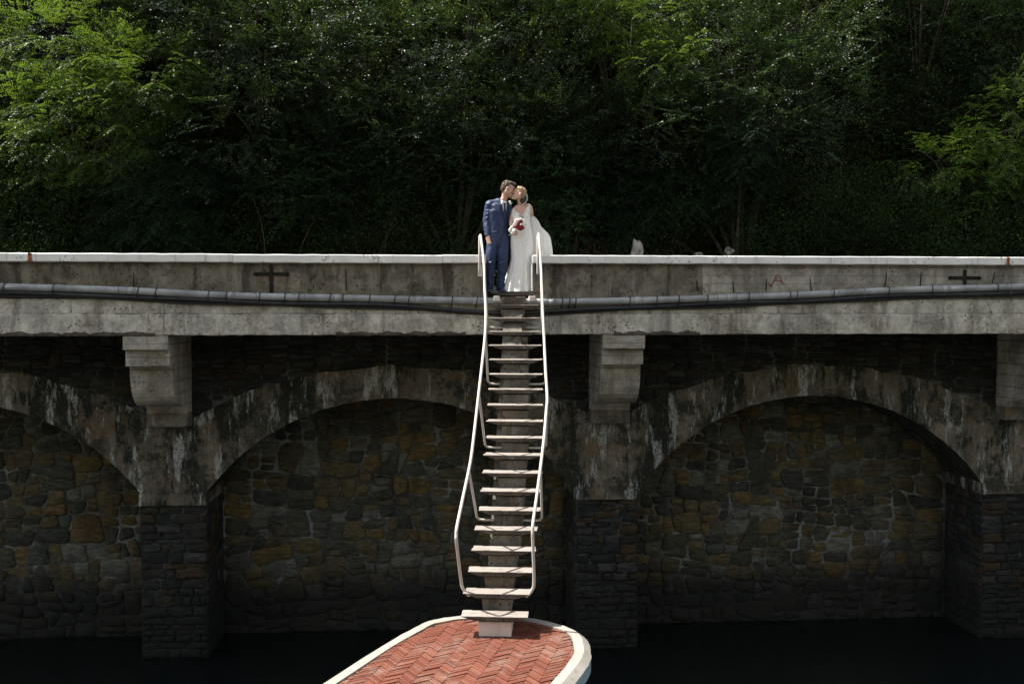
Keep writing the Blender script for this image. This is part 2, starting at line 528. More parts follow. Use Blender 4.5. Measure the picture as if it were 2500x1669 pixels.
def merge(name, parts):
    V, F = [], []
    for v_, f_ in parts:
        b0 = len(V)
        V += [tuple(x) for x in v_]
        F += [tuple(i + b0 for i in f) for f in f_]
    return pyd(name, V, F)


def spline(pts, sub=6):
    P = [Vector(p) for p in pts]
    out = []
    for i in range(len(P) - 1):
        p0, p1, p2, p3 = P[max(i - 1, 0)], P[i], P[i + 1], P[min(i + 2, len(P) - 1)]
        for k in range(sub):
            s = k / sub
            out.append(0.5 * ((2 * p1) + (p2 - p0) * s + (2 * p0 - 5 * p1 + 4 * p2 - p3) * s * s + (3 * p1 - p0 - 3 * p2 + p3) * s ** 3))
    out.append(P[-1])
    return out


# ------------------------------------------------------------------ stones
def voronoi_cells(u0, u1, v0, v1, row_h, w_rng, jit=0.3):
    seeds = []
    v_ = v0
    while v_ < v1:
        h = random.uniform(*row_h)
        u = u0 - random.uniform(0, w_rng[0])
        while u < u1:
            w = random.uniform(*w_rng)
            if w > 0.35 * (w_rng[0] + w_rng[1]) and random.random() < 0.16:
                seeds.append((u + w / 2, v_ + h * 0.25))
                seeds.append((u + w / 2 + random.uniform(-.2, .2) * w, v_ + h * 0.78))
            else:
                seeds.append((u + w / 2 + random.uniform(-jit, jit) * w * .4, v_ + h / 2 + random.uniform(-jit, jit) * h))
            u += w
        v_ += h
    asp = (w_rng[0] + w_rng[1]) / (row_h[0] + row_h[1])
    asp = max(1.0, asp * 0.8)
    S_ = [(a / asp, b) for a, b in seeds]
    arr = np.array(S_)
    cells = []
    for i, (a, b) in enumerate(S_):
        poly = [(u0 / asp, v0), (u1 / asp, v0), (u1 / asp, v1), (u0 / asp, v1)]
        d = ((arr - arr[i]) ** 2).sum(1)
        for j in np.argsort(d)[1:20]:
            mx_, my_ = (a + S_[j][0]) / 2, (b + S_[j][1]) / 2
            nx, ny = S_[j][0] - a, S_[j][1] - b
            out = []
            for k in range(len(poly)):
                p, q = poly[k], poly[(k + 1) % len(poly)]
                dp = (p[0] - mx_) * nx + (p[1] - my_) * ny
                dq = (q[0] - mx_) * nx + (q[1] - my_) * ny
                if dp <= 0:
                    out.append(p)
                if dp * dq < 0:
                    s = dp / (dp - dq)
                    out.append((p[0] + (q[0] - p[0]) * s, p[1] + (q[1] - p[1]) * s))
            poly = out
            if len(poly) < 3:
                break
        if len(poly) >= 3:
            cells.append([(x * asp, y) for x, y in poly])
    return cells


def course_cells(u0, u1, v0, v1, row_h, w_rng, jit=0.02):
    cells = []
    v_ = v0
    while v_ < v1 - 0.02:
        h = min(random.uniform(*row_h), v1 - v_)
        u = u0
        while u < u1 - 0.02:
            w = random.uniform(*w_rng)
            if u1 - (u + w) < w_rng[0] * 0.7:
                w = u1 - u
            j = lambda: random.uniform(-jit, jit)
            cells.append([(u + j(), v_ + j()), (u + w * .5, v_ + j()), (u + w + j(), v_ + j()), (u + w + j(), v_ + h * .5),
                          (u + w + j(), v_ + h + j()), (u + w * .5, v_ + h + j()), (u + j(), v_ + h + j()), (u + j(), v_ + h * .5)])
            u += w
        v_ += h
    return cells


def split_cells(u0, u1, v0, v1, area, asp=1.5, tilt=.16):
    """random rubble: keep cutting the field with slightly tilted cuts until each piece reaches its own size"""
    todo = []
    nu, nv = max(1, int((u1 - u0) / 1.3)), max(1, int((v1 - v0) / .9))
    us = [u0 + (u1 - u0) * i / nu for i in range(nu + 1)]
    todo = [[(u0, v0), (u1, v0), (u1, v1), (u0, v1)]]
    out = []
    while todo:
        poly = todo.pop()
        A, c_ = area_c(poly)
        A = abs(A)
        if A < area * math.exp(random.gauss(0, .62)) * 1.45:
            out.append(poly)
            continue
        xs_ = [p[0] for p in poly]
        ys_ = [p[1] for p in poly]
        w, h = max(xs_) - min(xs_), max(ys_) - min(ys_)
        t_ = random.uniform(.36, .64)
        if w > h * asp * random.uniform(.8, 1.3):
            nx, ny = 1.0, random.gauss(0, tilt)
            px_, py_ = min(xs_) + w * t_, c_[1]
        else:
            nx, ny = random.gauss(0, tilt * .6), 1.0
            px_, py_ = c_[0], min(ys_) + h * t_
        for sg in (1, -1):
            q = []
            for k in range(len(poly)):
                a, b = poly[k], poly[(k + 1) % len(poly)]
                da = ((a[0] - px_) * nx + (a[1] - py_) * ny) * sg
                db = ((b[0] - px_) * nx + (b[1] - py_) * ny) * sg
                if da <= 0:
                    q.append(a)
                if da * db < 0:
                    f_ = da / (da - db)
                    q.append((a[0] + (b[0] - a[0]) * f_, a[1] + (b[1] - a[1]) * f_))
            if len(q) >= 3:
                todo.append(q)
    return out


def area_c(poly):
    A = cx = cy = 0
    for k in range(len(poly)):
        (x0, y0), (x1, y1) = poly[k], poly[(k + 1) % len(poly)]
        cr = x0 * y1 - x1 * y0
        A += cr
        cx += (x0 + x1) * cr
        cy += (y0 + y1) * cr
    if abs(A) < 1e-9:
        return 0, poly[0]
    return A / 2, (cx / (3 * A), cy / (3 * A))


def stone(poly, to3, parent, mat, gap=0.014, proud=(0.02, 0.05), back=0.03, rnd=1):
    A, (cx, cy) = area_c(poly)
    if A < 0:
        poly = poly[::-1]
        A = -A
    if A < 0.0018:
        return None
    R = math.sqrt(A)
    if rnd:
        q = []
        for k in range(len(poly)):
            (x0, y0), (x1, y1) = poly[k], poly[(k + 1) % len(poly)]
            ln = math.hypot(x1 - x0, y1 - y0)
            if ln < .25 * R:
                q.append(((x0 + x1) / 2, (y0 + y1) / 2))
                continue
            c1, c2 = random.uniform(.08, .24), random.uniform(.08, .24)
            for f_ in (c1, .5, 1 - c2):
                jx = random.gauss(0, .022 * R)
                q.append((x0 + (x1 - x0) * f_ + jx * (y1 - y0) / ln, y0 + (y1 - y0) * f_ - jx * (x1 - x0) / ln))
        poly = q
    k0 = max(0.4, 1 - gap * 1.6 / R)
    h = random.uniform(*proud)
    n = len(poly)
    wob = [random.uniform(0.94, 1.04) for _ in poly]
    V = []
    for (s, d) in ((k0, -back), (k0 * 0.985, h * 0.55), (k0 * 0.86, h)):
        for i, (x, y) in enumerate(poly):
            dd = d + (random.uniform(-.25, .25) * h if d > 0 else 0)
            V.append(to3(cx + (x - cx) * s * wob[i], cy + (y - cy) * s * wob[i], dd))
    V.append(to3(cx + random.uniform(-.1, .1) * R, cy, h * random.uniform(0.95, 1.25)))
    F = []
    for r in range(2):
        for i in range(n):
            F.append((r * n + i, r * n + (i + 1) % n, (r + 1) * n + (i + 1) % n, (r + 1) * n + i))
    for i in range(n):
        F.append((2 * n + i, 2 * n + (i + 1) % n, 3 * n))
    me = pyd('stone', V, F)
    me.polygons.foreach_set('use_smooth', [True] * len(F))
    return link('stone', me, mat, parent)


# ------------------------------------------------------------------ setting: water, walkway, hillside
WATER = -6.45
wm = pyd('water', [(-150, -150, WATER), (150, -150, WATER), (150, 3.4, WATER), (-150, 3.4, WATER)], [(0, 1, 2, 3)])
tag(link('water', wm, M['water']), kind='structure')
rb = pyd('riverbed', [(-160, -160, WATER - 2.5), (160, -160, WATER - 2.5), (160, 60, WATER - 2.5), (-160, 60, WATER - 2.5)], [(0, 1, 2, 3)])
tag(link('riverbed', rb, M['soil']), kind='structure')


# unseen opposite bank behind the camera, added to block low sky and bounce light
V, F = [], []
for j, (yy, zz) in enumerate(((-70, -8), (-78, 8), (-92, 26), (-112, 46), (-150, 60), (-240, 66))):
    for i in range(41):
        x = -260 + 13 * i
        V.append((x, yy + 6 * math.sin(x * .03 + j), zz + (5 * math.sin(x * .05 + j * 1.7) + random.uniform(-2, 2) if j else 0)))
    if j:
        for i in range(40):
            F.append(((j - 1) * 41 + i, j * 41 + i, j * 41 + i + 1, (j - 1) * 41 + i + 1))
tag(link('added_opposite_bank', pyd('added_opposite_bank', V, F), M['added_bank'], smooth=True), kind='structure')


def hill_y(z):
    if z < 0.25:
        return 2.2 + z * 1.2
    return 2.5 + (z - 0.25) * 0.235 + max(0, z - 7.0) * 0.5


hv, hf = [], []
nx_, nz_ = 90, 40
for j in range(nz_ + 1):
    z = 12.0 * (j / nz_) ** 1.2
    for i in range(nx_ + 1):
        x = -30 + 60 * i / nx_
        y = hill_y(z) + 0.28 * math.sin(x * 0.9 + z * 0.7) * min(1, z) + 0.18 * math.sin(x * 2.3 - z * 1.9) * min(1, z) + random.uniform(-.06, .06)
        hv.append((x, y, z - 0.03))
for i in range(nx_ + 1):
    hv.append((-30 + 60 * i / nx_, 60, 30))
for j in range(nz_ + 1):
    for i in range(nx_):
        a = j * (nx_ + 1) + i
        hf.append((a, a + 1, a + nx_ + 2, a + nx_ + 1))
tag(link('hillside', pyd('hillside', hv, hf), M['soil'], smooth=True), kind='structure')
tag(link('walkway', box_mesh('walkway', (-30, 0.27, -0.30), (30, 2.3, 0.0)), M['asphalt']), kind='structure')

# ------------------------------------------------------------------ concrete walkway edge
deck = thing('concrete_parapet', 'grey concrete parapet beam with a white coping running above the stone arches', 'parapet')
GAP0, GAP1 = -0.46, 0.30
XL, XR = -22.0, 22.0


def slabs(a, b, cuts, fn):
    xs = [a] + [c for c in cuts if a < c < b] + [b]
    for s, e in zip(xs[:-1], xs[1:]):
        fn(s, e)


cuts = [-14.1, -10.9, -7.66, -4.52, -1.17, 2.9, 6.0, 8.40, 11.6, 15.0]


def coping(s, e):
    dz = random.uniform(-.004, .004)
    link('coping_slab', worn_bar('coping_slab', (s + 0.003, -0.105, 0.465 + dz), (e - 0.003, 0.29, 0.60 + dz), 0, 0.16, 0.012, 0.0035), M['white_conc'], deck)


slabs(XL, GAP0, cuts, coping)
slabs(GAP1, XR, cuts, coping)
for a, b, m_ in ((XL, GAP0 + 0.004, 'parapet'), (GAP1 + 0.012, 3.15, 'parapet'), (3.154, XR, 'parapet_pale')):
    link('parapet_face', worn_bar('parapet_face', (a, 0.0, -0.12), (b, 0.262, 0.466), 0, 0.4, 0.004, 0.003), M[m_], deck)
# painted ends of the gap
link('painted_jamb', worn_bar('painted_jamb', (GAP1 - 0.012, -0.02, 0.02), (GAP1 + 0.012, 0.26, 0.47), 2, 0.1, 0.004, 0.003), M['white_conc'], deck)
bcuts = [-13.0, -5.62, 2.95, 5.02, 12.2]


def upper_band(s, e):
    link('upper_band', worn_bar('upper_band', (s + .002, -0.035, -0.352), (e - .002, 0.4, -0.118), 0, 0.3, 0.006, 0.003), M['beam'], deck)


def lower_band(s, e):
    link('lower_band', worn_bar('lower_band', (s + .002, -0.075, -0.70), (e - .002, 1.5, -0.357), 0, 0.12, 0.014, 0.006), M['beam'], deck)


slabs(XL, XR, bcuts, upper_band)
slabs(XL, XR, bcuts, lower_band)
# broken arris: dark spalled strips along the bottom edge
for (s, e) in ((-8.9, -5.7), (-2.9, -0.75), (1.65, 3.15)):
    xs = np.arange(s, e, 0.05)
    V, F = [], []
    for i, x in enumerate(xs):
        w = 0.045 * (0.4 + abs(math.sin(x * 7)) * 0.7 + random.random() * 0.5)
        for (yy, zz) in ((-0.081, -0.70), (-0.086, -0.70 + w * .6), (-0.079, -0.70 + w), (-0.07, -0.712)):
            V.append((x, yy + random.uniform(-.003, .003), zz + random.uniform(-.006, .006)))
        if i:
            b0 = i * 4
            for k in range(4):
                F.append((b0 - 4 + k, b0 - 4 + (k + 1) % 4, b0 + (k + 1) % 4, b0 + k))
    link('spalled_edge', pyd('spalled_edge', V, F), M['bracket'], deck)


# corbels
def corbel(cx):
    w = 0.34
    side = [(-0.062, -0.703), (-0.062, -0.93), (0.055, -0.955), (0.055, -1.19)]
    # concave sweep back to the wall
    for k in range(0, 9):
        a = k / 8
        yy = 0.24 + 0.56 * (1 - math.cos(a * math.pi / 2)) ** 1.15
        zz = -1.215 - 0.70 * math.sin(a * math.pi / 2)
        side.append((yy, zz))
    side += [(1.10, -1.945), (1.19, -2.06), (1.19, -2.31), (1.52, -2.31), (1.52, -0.703)]
    V = [(cx - w, y, z) for y, z in side] + [(cx + w, y, z) for y, z in side]
    n = len(side)
    F = [tuple(range(n)), tuple(range(2 * n - 1, n - 1, -1))]
    for k in range(n):
        F.append((k, n + k, n + (k + 1) % n, (k + 1) % n))
    me = pyd('corbel', V, F)
    bm = bmesh.new()
    bm.from_mesh(me)
    bmesh.ops.triangulate(bm, faces=[f for f in bm.faces if len(f.verts) > 4])
    bmesh.ops.recalc_face_normals(bm, faces=bm.faces)
    bm.to_mesh(me)
    bm.free()
    c_ = link('corbel', me, M['corbel'], deck)
    # the two upper blocks stand proud of the curved shaft
    link('corbel_block', worn_bar('corbel_block', (cx - w - .012, -0.068, -0.935), (cx + w + .012, 0.9, -0.706), 0, 0.2, 0.01, 0.003), M['corbel'], c_)
    link('corbel_block', worn_bar('corbel_block', (cx - w - .006, 0.05, -1.205), (cx + w + .006, 0.9, -0.945), 0, 0.2, 0.01, 0.003), M['corbel'], c_)
    link('corbel_foot', worn_bar('corbel_foot', (cx - w - .006, 1.18, -2.315), (cx + w + .006, 1.53, -2.065), 0, 0.2, 0.012, 0.004), M['stair_conc'], c_)


PIERS = [-13.6, -5.91, 1.82, 9.50, 17.2]
for cx in PIERS:
    corbel(cx)


# iron anchor crosses
def cross(cx, cz):
    c_ = link('anchor_cross', merge('anchor_cross', [
        ([], [])]), M['iron'], deck)
    bm = bmesh.new()
    for lo, hi in (((cx - .275, -.018, cz - .028), (cx + .275, -.002, cz + .028)), ((cx - .03, -.026, cz - .34), (cx + .03, -.004, cz + .14))):
        m_ = box_mesh('tmp', lo, hi, 0.006)
        bm.from_mesh(m_)
        bpy.data.meshes.remove(m_)
    bm.to_mesh(c_.data)
    bm.free()
    for sx in (-0.255, 0.255):
        v_, f_ = tube_arrays([(cx + sx, -0.004, cz), (cx + sx, -0.03, cz)], [0.032, 0.03], 10)
        link('bolt', pyd('bolt', v_, f_), M['iron'], c_)


cross(-3.93, 0.285)
cross(7.69, 0.25)
# rods cast into the parapet
for x, z0, z1 in ((3.07, .02, .2), (3.68, .0, .19), (4.23, .02, .23), (5.01, .03, .24), (6.28, .08, .33), (6.9, .1, .36), (8.17, .16, .36), (-2.73, .02, .37), (-6.1, .05, .3)):
    lean = random.uniform(-.02, .03)
    link('iron_rod', tube_mesh('iron_rod', [(x, -.022, z0), (x + lean, -.026, (z0 + z1) / 2), (x + lean * 1.6, -.022, z1)], [.010, .010, .006], 6), M['iron'], deck)


def ragged(name, pts, y, mat, parent, th=0.004):
    n = len(pts)
    V = [(x, y, z) for x, z in pts] + [(x, y - th, z) for x, z in pts]
    F = [tuple(range(n)), tuple(range(2 * n - 1, n - 1, -1))] + [(k, n + k, n + (k + 1) % n, (k + 1) % n) for k in range(n)]
    me = pyd(name, V, F)
    bm = bmesh.new()
    bm.from_mesh(me)
    bmesh.ops.triangulate(bm, faces=[f for f in bm.faces if len(f.verts) > 4])
    bmesh.ops.recalc_face_normals(bm, faces=bm.faces)
    bm.to_mesh(me)
    bm.free()
    return link(name, me, mat, parent)


for x in (-7.66, 8.40):
    L_, R_ = [], []
    for k in range(8):
        z = 0.6 - 0.135 * k / 7
        wl = 0.02 + 0.012 * random.random() + (0.018 if k > 5 else 0)
        L_.append((x - wl, z))
        R_.append((x + wl * (1.1 if x < 0 else 0.8), z))
    ragged('rust_stain', L_ + R_[::-1], -0.1105, M['rust'], deck)
ragged('paint_patch', [(-.595, .26), (-.53, .255), (-.525, .45), (-.60, .455)], -0.003, M['white_conc'], deck)


# red graffiti: a letter A and scribbles
def stroke(pts, r=0.009):
    P = [(x, -0.0035, z) for x, z in pts]
    return tube_arrays(P, [(r, 0.003)] * len(P), 6)


link('graffiti', merge('graffiti', [
    stroke([(4.33, .10), (4.37, .19), (4.42, .30), (4.455, .275), (4.50, .20), (4.545, .13)]),
    stroke([(4.355, .185), (4.43, .20), (4.505, .18)]),
    stroke([(4.62, .40), (4.72, .405), (4.83, .40), (4.90, .41)], .006),
    stroke([(4.76, .43), (4.84, .45), (4.90, .43), (4.86, .39)], .007),
    stroke([(4.31, .12), (4.33, .11)], .014)]), M['red_paint'], deck)

# ------------------------------------------------------------------ pipe and cable along the parapet
pipe_pts = [(-22, .42), (-12, .16), (-8.12, .07), (-6.36, .02), (-4.58, -.065), (-2.69, -.105), (-.71, -.145), (.57, -.165), (2.34, -.13), (4.41, -.06), (6.53, .04), (8.69, .10), (12, .22), (22, .45)]
PC = spline([(x, -.098, z) for x, z in pipe_pts], 20)
pxs = np.array([p.x for p in PC])
pzs = np.array([p.z for p in PC])


def pz(x):
    return float(np.interp(x, pxs, pzs))


pipe = thing('grey_pipe', 'long grey conduit pipe sagging along the front of the concrete parapet', 'pipe')
joints = [-22, -16, -11, -8.1, -6.1, -4.55, -2.85, -1.55, -0.62, 0.62, 2.05, 3.6, 5.4, 7.3, 9.2, 13, 17, 22]
for a, b in zip(joints[:-1], joints[1:]):
    xs = np.linspace(a + .004, b - .004, 9)
    link('pipe_section', tube_mesh('pipe_section', [(x, -.098, pz(x)) for x in xs], 0.057, 14), M['pipe'], pipe, True)
    link('pipe_collar', tube_mesh('pipe_collar', [(b - .06, -.098, pz(b - .06)), (b + .06, -.098, pz(b + .06))], 0.061, 14), M['pipe'], pipe, True)
straps = [-8.05, -7.3, -6.0, -5.72, -4.9, -4.62, -4.1, -3.7, -3.48, -2.98, -2.78, -2.35, -1.95, -1.72, -1.02, -.62, .78, .9, 1.0, 1.9, 2.35, 2.72, 3.2, 3.9, 4.6, 4.72, 5.35, 6.3, 7.05, 8.2, 9.1]
for x in straps:
    V, F = [], []
    for s in (-.009, .009):
        for k in range(14):
            a = 2 * math.pi * k / 14
            V.append((x + s + 0.05 * math.sin(a) * .25, -.098 + .066 * math.cos(a), pz(x) - .022 + .093 * math.sin(a)))
    for k in range(14):
        F.append((k, (k + 1) % 14, 14 + (k + 1) % 14, 14 + k))
    link('strap', pyd('strap', V, F), M['cable'], pipe)
cab = thing('black_cable', 'black cable bundle hanging below the grey pipe', 'cable')


def cz(x):
    return pz(x) - 0.095 - 0.085 * math.exp(-((x + .1) / 1.3) ** 2)


for dy, dz, r in ((-.10, 0, .036), (-.07, -.045, .022)):
    xs = np.linspace(-22, 22, 130)
    link('cable_strand', tube_mesh('cable_strand', [(x, dy + .01 * math.sin(x * 3), cz(x) + dz + .01 * math.sin(x * 2.2 + dz * 50)) for x in xs], r, 8), M['cable'], cab, True)
# loose tie wires
for x, s in ((-4.35, .35), (-3.55, .3), (-6.35, .12), (3.3, .1), (5.7, .3), (8.35, .12), (3.75, -.12)):
    p = [(x - abs(s) * .5, -.185, pz(x) + .05), (x - abs(s) * .2, -.19, pz(x) + .085), (x, -.19, pz(x) + .04), (x + s * .3, -.19, pz(x) + .09), (x + s * .6, -.185, pz(x) + .02), (x + s * .5, -.185, pz(x) - .13)]
    link('tie_wire', tube_mesh('tie_wire', spline(p, 4), .0045, 5), M['cable'], pipe)

# ------------------------------------------------------------------ arches
arcade = thing('arcade_wall', 'dark masonry arcade wall with concrete arch rings carrying the walkway', 'arcade')
ARCHES = [(-9.75, 3.285), (-2.05, 3.285), (5.66, 3.235), (13.35, 3.27)]
ZS, RISE = -3.52, 1.65
YW = 1.5
YB = 2.85


def intr(x, cx, hs):
    R = (hs * hs + RISE * RISE) / (2 * RISE)
    d = R * R - (x - cx) ** 2
    return ZS + RISE - R + math.sqrt(max(d, 0)) if abs(x - cx) < hs else ZS


def extr(x, cx):
    R = (3.87 ** 2 + 1.08 ** 2) / (2 * 1.08)
    return -1.30 - R + math.sqrt(R * R - min(3.9, abs(x - cx)) ** 2)


for ai, (cx, hs) in enumerate(ARCHES):
    x0 = PIERS[ai] + 0.003
    x1 = PIERS[ai + 1] - 0.003
    xs = sorted(set([x0, x1, cx - hs, cx + hs] + list(np.linspace(cx - hs, cx + hs, 61)) + list(np.linspace(x0, cx - hs, 5)) + list(np.linspace(cx + hs, x1, 5))))
    V, F = [], []
    NR = 6
    for i, x in enumerate(xs):
        zb, zt = intr(x, cx, hs), extr(x, cx) + 0.02 * math.sin(x * 5.1) + random.uniform(-.012, .012)
        for r in range(NR + 1):
            z = zb + (zt - zb) * r / NR
            V.append((x, YW - 0.03 + random.uniform(-.006, .006) + (0.012 if r in (0, NR) else 0), z + (random.uniform(-.008, .008) if r == 0 else 0)))
        V.append((x, YW + 0.25, zt))
        if i:
            b0 = i * (NR + 2)
            for r in range(NR + 1):
                F.append((b0 - NR - 2 + r, b0 + r, b0 + r + 1, b0 - NR - 1 + r))
    ring_ = link('arch_ring', pyd('arch_ring', V, F), M['arch'], arcade)
    # barrel under the arch
    V, F = [], []
    xs2 = list(np.linspace(cx - hs, cx + hs, 49))
    for i, x in enumerate(xs2):
        zb = intr(x, cx, hs) if 0 < i < 48 else ZS
        for yy in (YW - 0.02, YW + 0.05, YW + .5, YW + 1.0, YB + .15):
            V.append((x, yy, zb + (0 if yy < YW + .1 else random.uniform(-.015, .015))))
        if i:
            b0 = i * 5
            for r in range(4):
                F.append((b0 - 5 + r, b0 - 4 + r, b0 + 1 + r, b0 + r))
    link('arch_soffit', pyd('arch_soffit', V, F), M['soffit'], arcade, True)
    # spandrel masonry above the ring
    V, F = [], []
    xsp = np.linspace(x0, x1, 40)
    for i, x in enumerate(xsp):
        V += [(x, YW + .012, -0.69), (x, YW + .012, extr(x, cx) - 0.15)]
        if i:
            F.append((2 * i - 2, 2 * i - 1, 2 * i + 1, 2 * i))
    sp = link('spandrel', pyd('spandrel', V, F), M['mortar_dark'], arcade)
    if ai < 3:
        lo = max(x0, -9.6)
        hi_ = min(x1, 10.0)
        for poly in split_cells(lo, hi_, -2.45, -0.70, .034, 2.6, .1):
            A, (px_, pz_) = area_c(poly)
            if pz_ < extr(px_, cx) + 0.02:
                continue
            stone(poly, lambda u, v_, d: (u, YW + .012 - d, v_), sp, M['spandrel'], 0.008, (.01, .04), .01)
# solid mass behind the spandrels so no light leaks through
link('wall_core', box_mesh('wall_core', (XL, YB + .16, -8.5), (XR, YB + .6, -0.3)), M['mortar_dark'], arcade)
link('wall_core', box_mesh('wall_core', (XL, YW + .26, -1.25), (XR, YB + .16, -0.31)), M['mortar_dark'], arcade)

PIER_LABEL = ['', 'stone pier under the arches below the left corbel', 'stone pier right of the jetty tip below the middle corbel', 'stone pier cut by the right photo edge']
for pi_ in (1, 2, 3):
    cx = PIERS[pi_]
    hw = 0.565
    p_ = thing('stone_pier', PIER_LABEL[pi_], 'pier', 'stone piers under the arches')
    link('pier_core', box_mesh('pier_core', (cx - hw, YW + .02, -8.5), (cx + hw, YB + .15, -3.742)), M['mortar_dark'], p_)
    link('impost', worn_bar('impost', (cx - hw - .012, YW - .042, -3.74), (cx + hw + .012, YB + .1, -3.523), 0, .15, .015, .006), M['arch'], p_)
    top_cells = course_cells(cx - hw - .005, cx + hw + .005, -6.75, -3.745, (.07, .21), (.13, .5))
    for poly in top_cells:
        if random.random() < 0.03:
            continue
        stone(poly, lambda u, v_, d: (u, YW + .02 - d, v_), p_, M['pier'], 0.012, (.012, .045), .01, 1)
    # the cheek facing the stairs / middle of the view
    if pi_ == 1:
        sides = [1]
    elif pi_ == 2:
        sides = [-1]
    else:
        sides = [-1]
    for sgn in sides:
        for poly in course_cells(YW + .0, YB + .05, -6.7, -3.75, (.11, .24), (.2, .55)):
            stone(poly, lambda u, v_, d: (cx + sgn * (hw + d), u, v_), p_, M['pier'], 0.012, (.008, .035), .01, 1)

INF_LABEL = ['rubble stone wall closing the dark left arch cut by the photo edge', 'rubble stone wall closing the middle arch behind the stairs', 'rubble stone wall closing the right arch with ochre stones']
for ai in range(3):
    cx, hs = ARCHES[ai]
    w_ = thing('infill_wall', INF_LABEL[ai], 'stone wall', 'rubble walls closing the arches')
    V, F = [], []
    nx2, nz2 = 50, 36
    for j in range(nz2 + 1):
        for i in range(nx2 + 1):
            V.append((cx - hs - .03 + (2 * hs + .06) * i / nx2, YB + random.uniform(-.018, .018), -8.0 + 6.2 * j / nz2))
    for j in range(nz2):
        for i in range(nx2):
            a = j * (nx2 + 1) + i
            F.append((a, a + 1, a + nx2 + 2, a + nx2 + 1))
    link('mortar_bed', pyd('mortar_bed', V, F), M['mortar'], w_, True)
    lo = cx - hs + .02
    if ai == 0:
        lo = -10.1
    for poly in split_cells(lo, cx + hs - .02, -6.7, -1.9, .082, 1.4, .22):
        A, (px_, pz_) = area_c(poly)
        if pz_ > intr(px_, cx, hs) - .03:
            continue
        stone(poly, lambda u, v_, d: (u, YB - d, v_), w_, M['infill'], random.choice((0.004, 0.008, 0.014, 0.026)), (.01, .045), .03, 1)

# fourth arch, outside the picture to the right: plain wall
cx, hs = ARCHES[3]
link('mortar_bed', pyd('mortar_bed', [(cx - hs, YB, -8), (cx + hs, YB, -8), (cx + hs, YB, -1.8), (cx - hs, YB, -1.8)], [(0, 1, 2, 3)]), M['mortar'], arcade)

# ------------------------------------------------------------------ jetty
ZD = -4.27
jetty = thing('brick_jetty', 'white kerbed jetty paved with red herringbone brick at the foot of the stairs', 'jetty')
outer = [(-5.80, -12.6), (-4.15, -9.1), (-2.55, -5.77), (-1.98, -4.58), (-1.62, -3.94), (-1.43, -3.68), (-1.15, -3.52), (-.92, -3.46), (-.67, -3.45), (-.35, -3.5), (-.04, -3.64),
         (.22, -3.84), (.43, -4.08), (.53, -4.32), (.555, -4.55), (.53, -4.85), (.47, -5.19), (.15, -5.97), (-1.25, -9.1), (-2.75, -12.6)]
O = spline([(x, y, 0) for x, y in outer], 4)


def inset(P, d):
    out = []
    for i, p in enumerate(P):
        a, b = P[max(i - 1, 0)], P[min(i + 1, len(P) - 1)]
        t_ = (b - a).normalized()
        n_ = Vector((t_.y, -t_.x, 0))
        out.append(p + n_ * d)
    return out


I1 = inset(O, 0.085)
I2 = inset(O, 0.20)
ZK = ZD + 0.016
V, F = [], []
for i in range(len(O)):
    j = lambda a=.004: random.uniform(-a, a)
    o, a, b = O[i], I1[i], I2[i]
    V += [(o.x + j(), o.y + j(), ZK - .062 + j()), (a.x + j(), a.y + j(), ZK + j(.003)), (b.x + j(), b.y + j(), ZK - .004 + j(.003)), (b.x, b.y, ZD - .1), (a.x, a.y, ZK - .12)]
    if i:
        b0 = i * 5
        for k in (0, 1, 2, 4):
            k2 = (k + 1) % 5
            F.append((b0 - 5 + k, b0 - 5 + k2, b0 + k2, b0 + k))
link('kerb', pyd('kerb', V, F), M['kerb'], jetty)
V, F = [], []
Oi = inset(O, 0.006)
Oin = inset(O, 0.5)
for i in range(len(O)):
    p = Oi[i]
    q = Oin[i]
    V += [(p.x, p.y, ZK - .07), (p.x + random.uniform(-.004, .004), p.y, ZK - .21 + random.uniform(-.012, .012)), (q.x, q.y, ZK - .25), (q.x, q.y, ZK - .26)]
    if i:
        b0 = i * 4
        for k in range(3):
            F.append((b0 - 4 + k, b0 - 3 + k, b0 + 1 + k, b0 + k))
link('jetty_side', pyd('jetty_side', V, F), M['blue'], jetty)
V, F = [], []
Op = inset(O, 0.48)
for i, p in enumerate(Op):
    V += [(p.x, p.y, ZK - .24), (p.x, p.y, WATER - 1.0)]
    if i:
        F.append((2 * i - 2, 2 * i - 1, 2 * i + 1, 2 * i))
link('jetty_base', pyd('jetty_base', V, F), M['mortar_dark'], jetty)
V = [(p.x, p.y, ZD - .03) for p in I2]
link('mortar_bed', pyd('mortar_bed', V, [tuple(range(len(V)))]), M['joint'], jetty)
# herringbone bricks
BW, NB = 0.047, 5
ang = math.radians(28)
eu = Vector((math.cos(ang), math.sin(ang), 0))
ev = Vector((-math.sin(ang), math.cos(ang), 0))
org = Vector((-0.75, -4.4, 0))
bmesh_h = box_mesh('brick', (0.004, 0.004, -0.05), (BW * NB - .004, BW - .004, 0.0), 0.004)
poly2 = [(p.x, p.y) for p in I2]


def inside(x, y):
    c_ = False
    n = len(poly2)
    for i in range(n):
        (x0, y0), (x1, y1) = poly2[i], poly2[(i + 1) % n]
        if (y0 > y) != (y1 > y) and x < (x1 - x0) * (y - y0) / (y1 - y0) + x0:
            c_ = not c_
    return c_


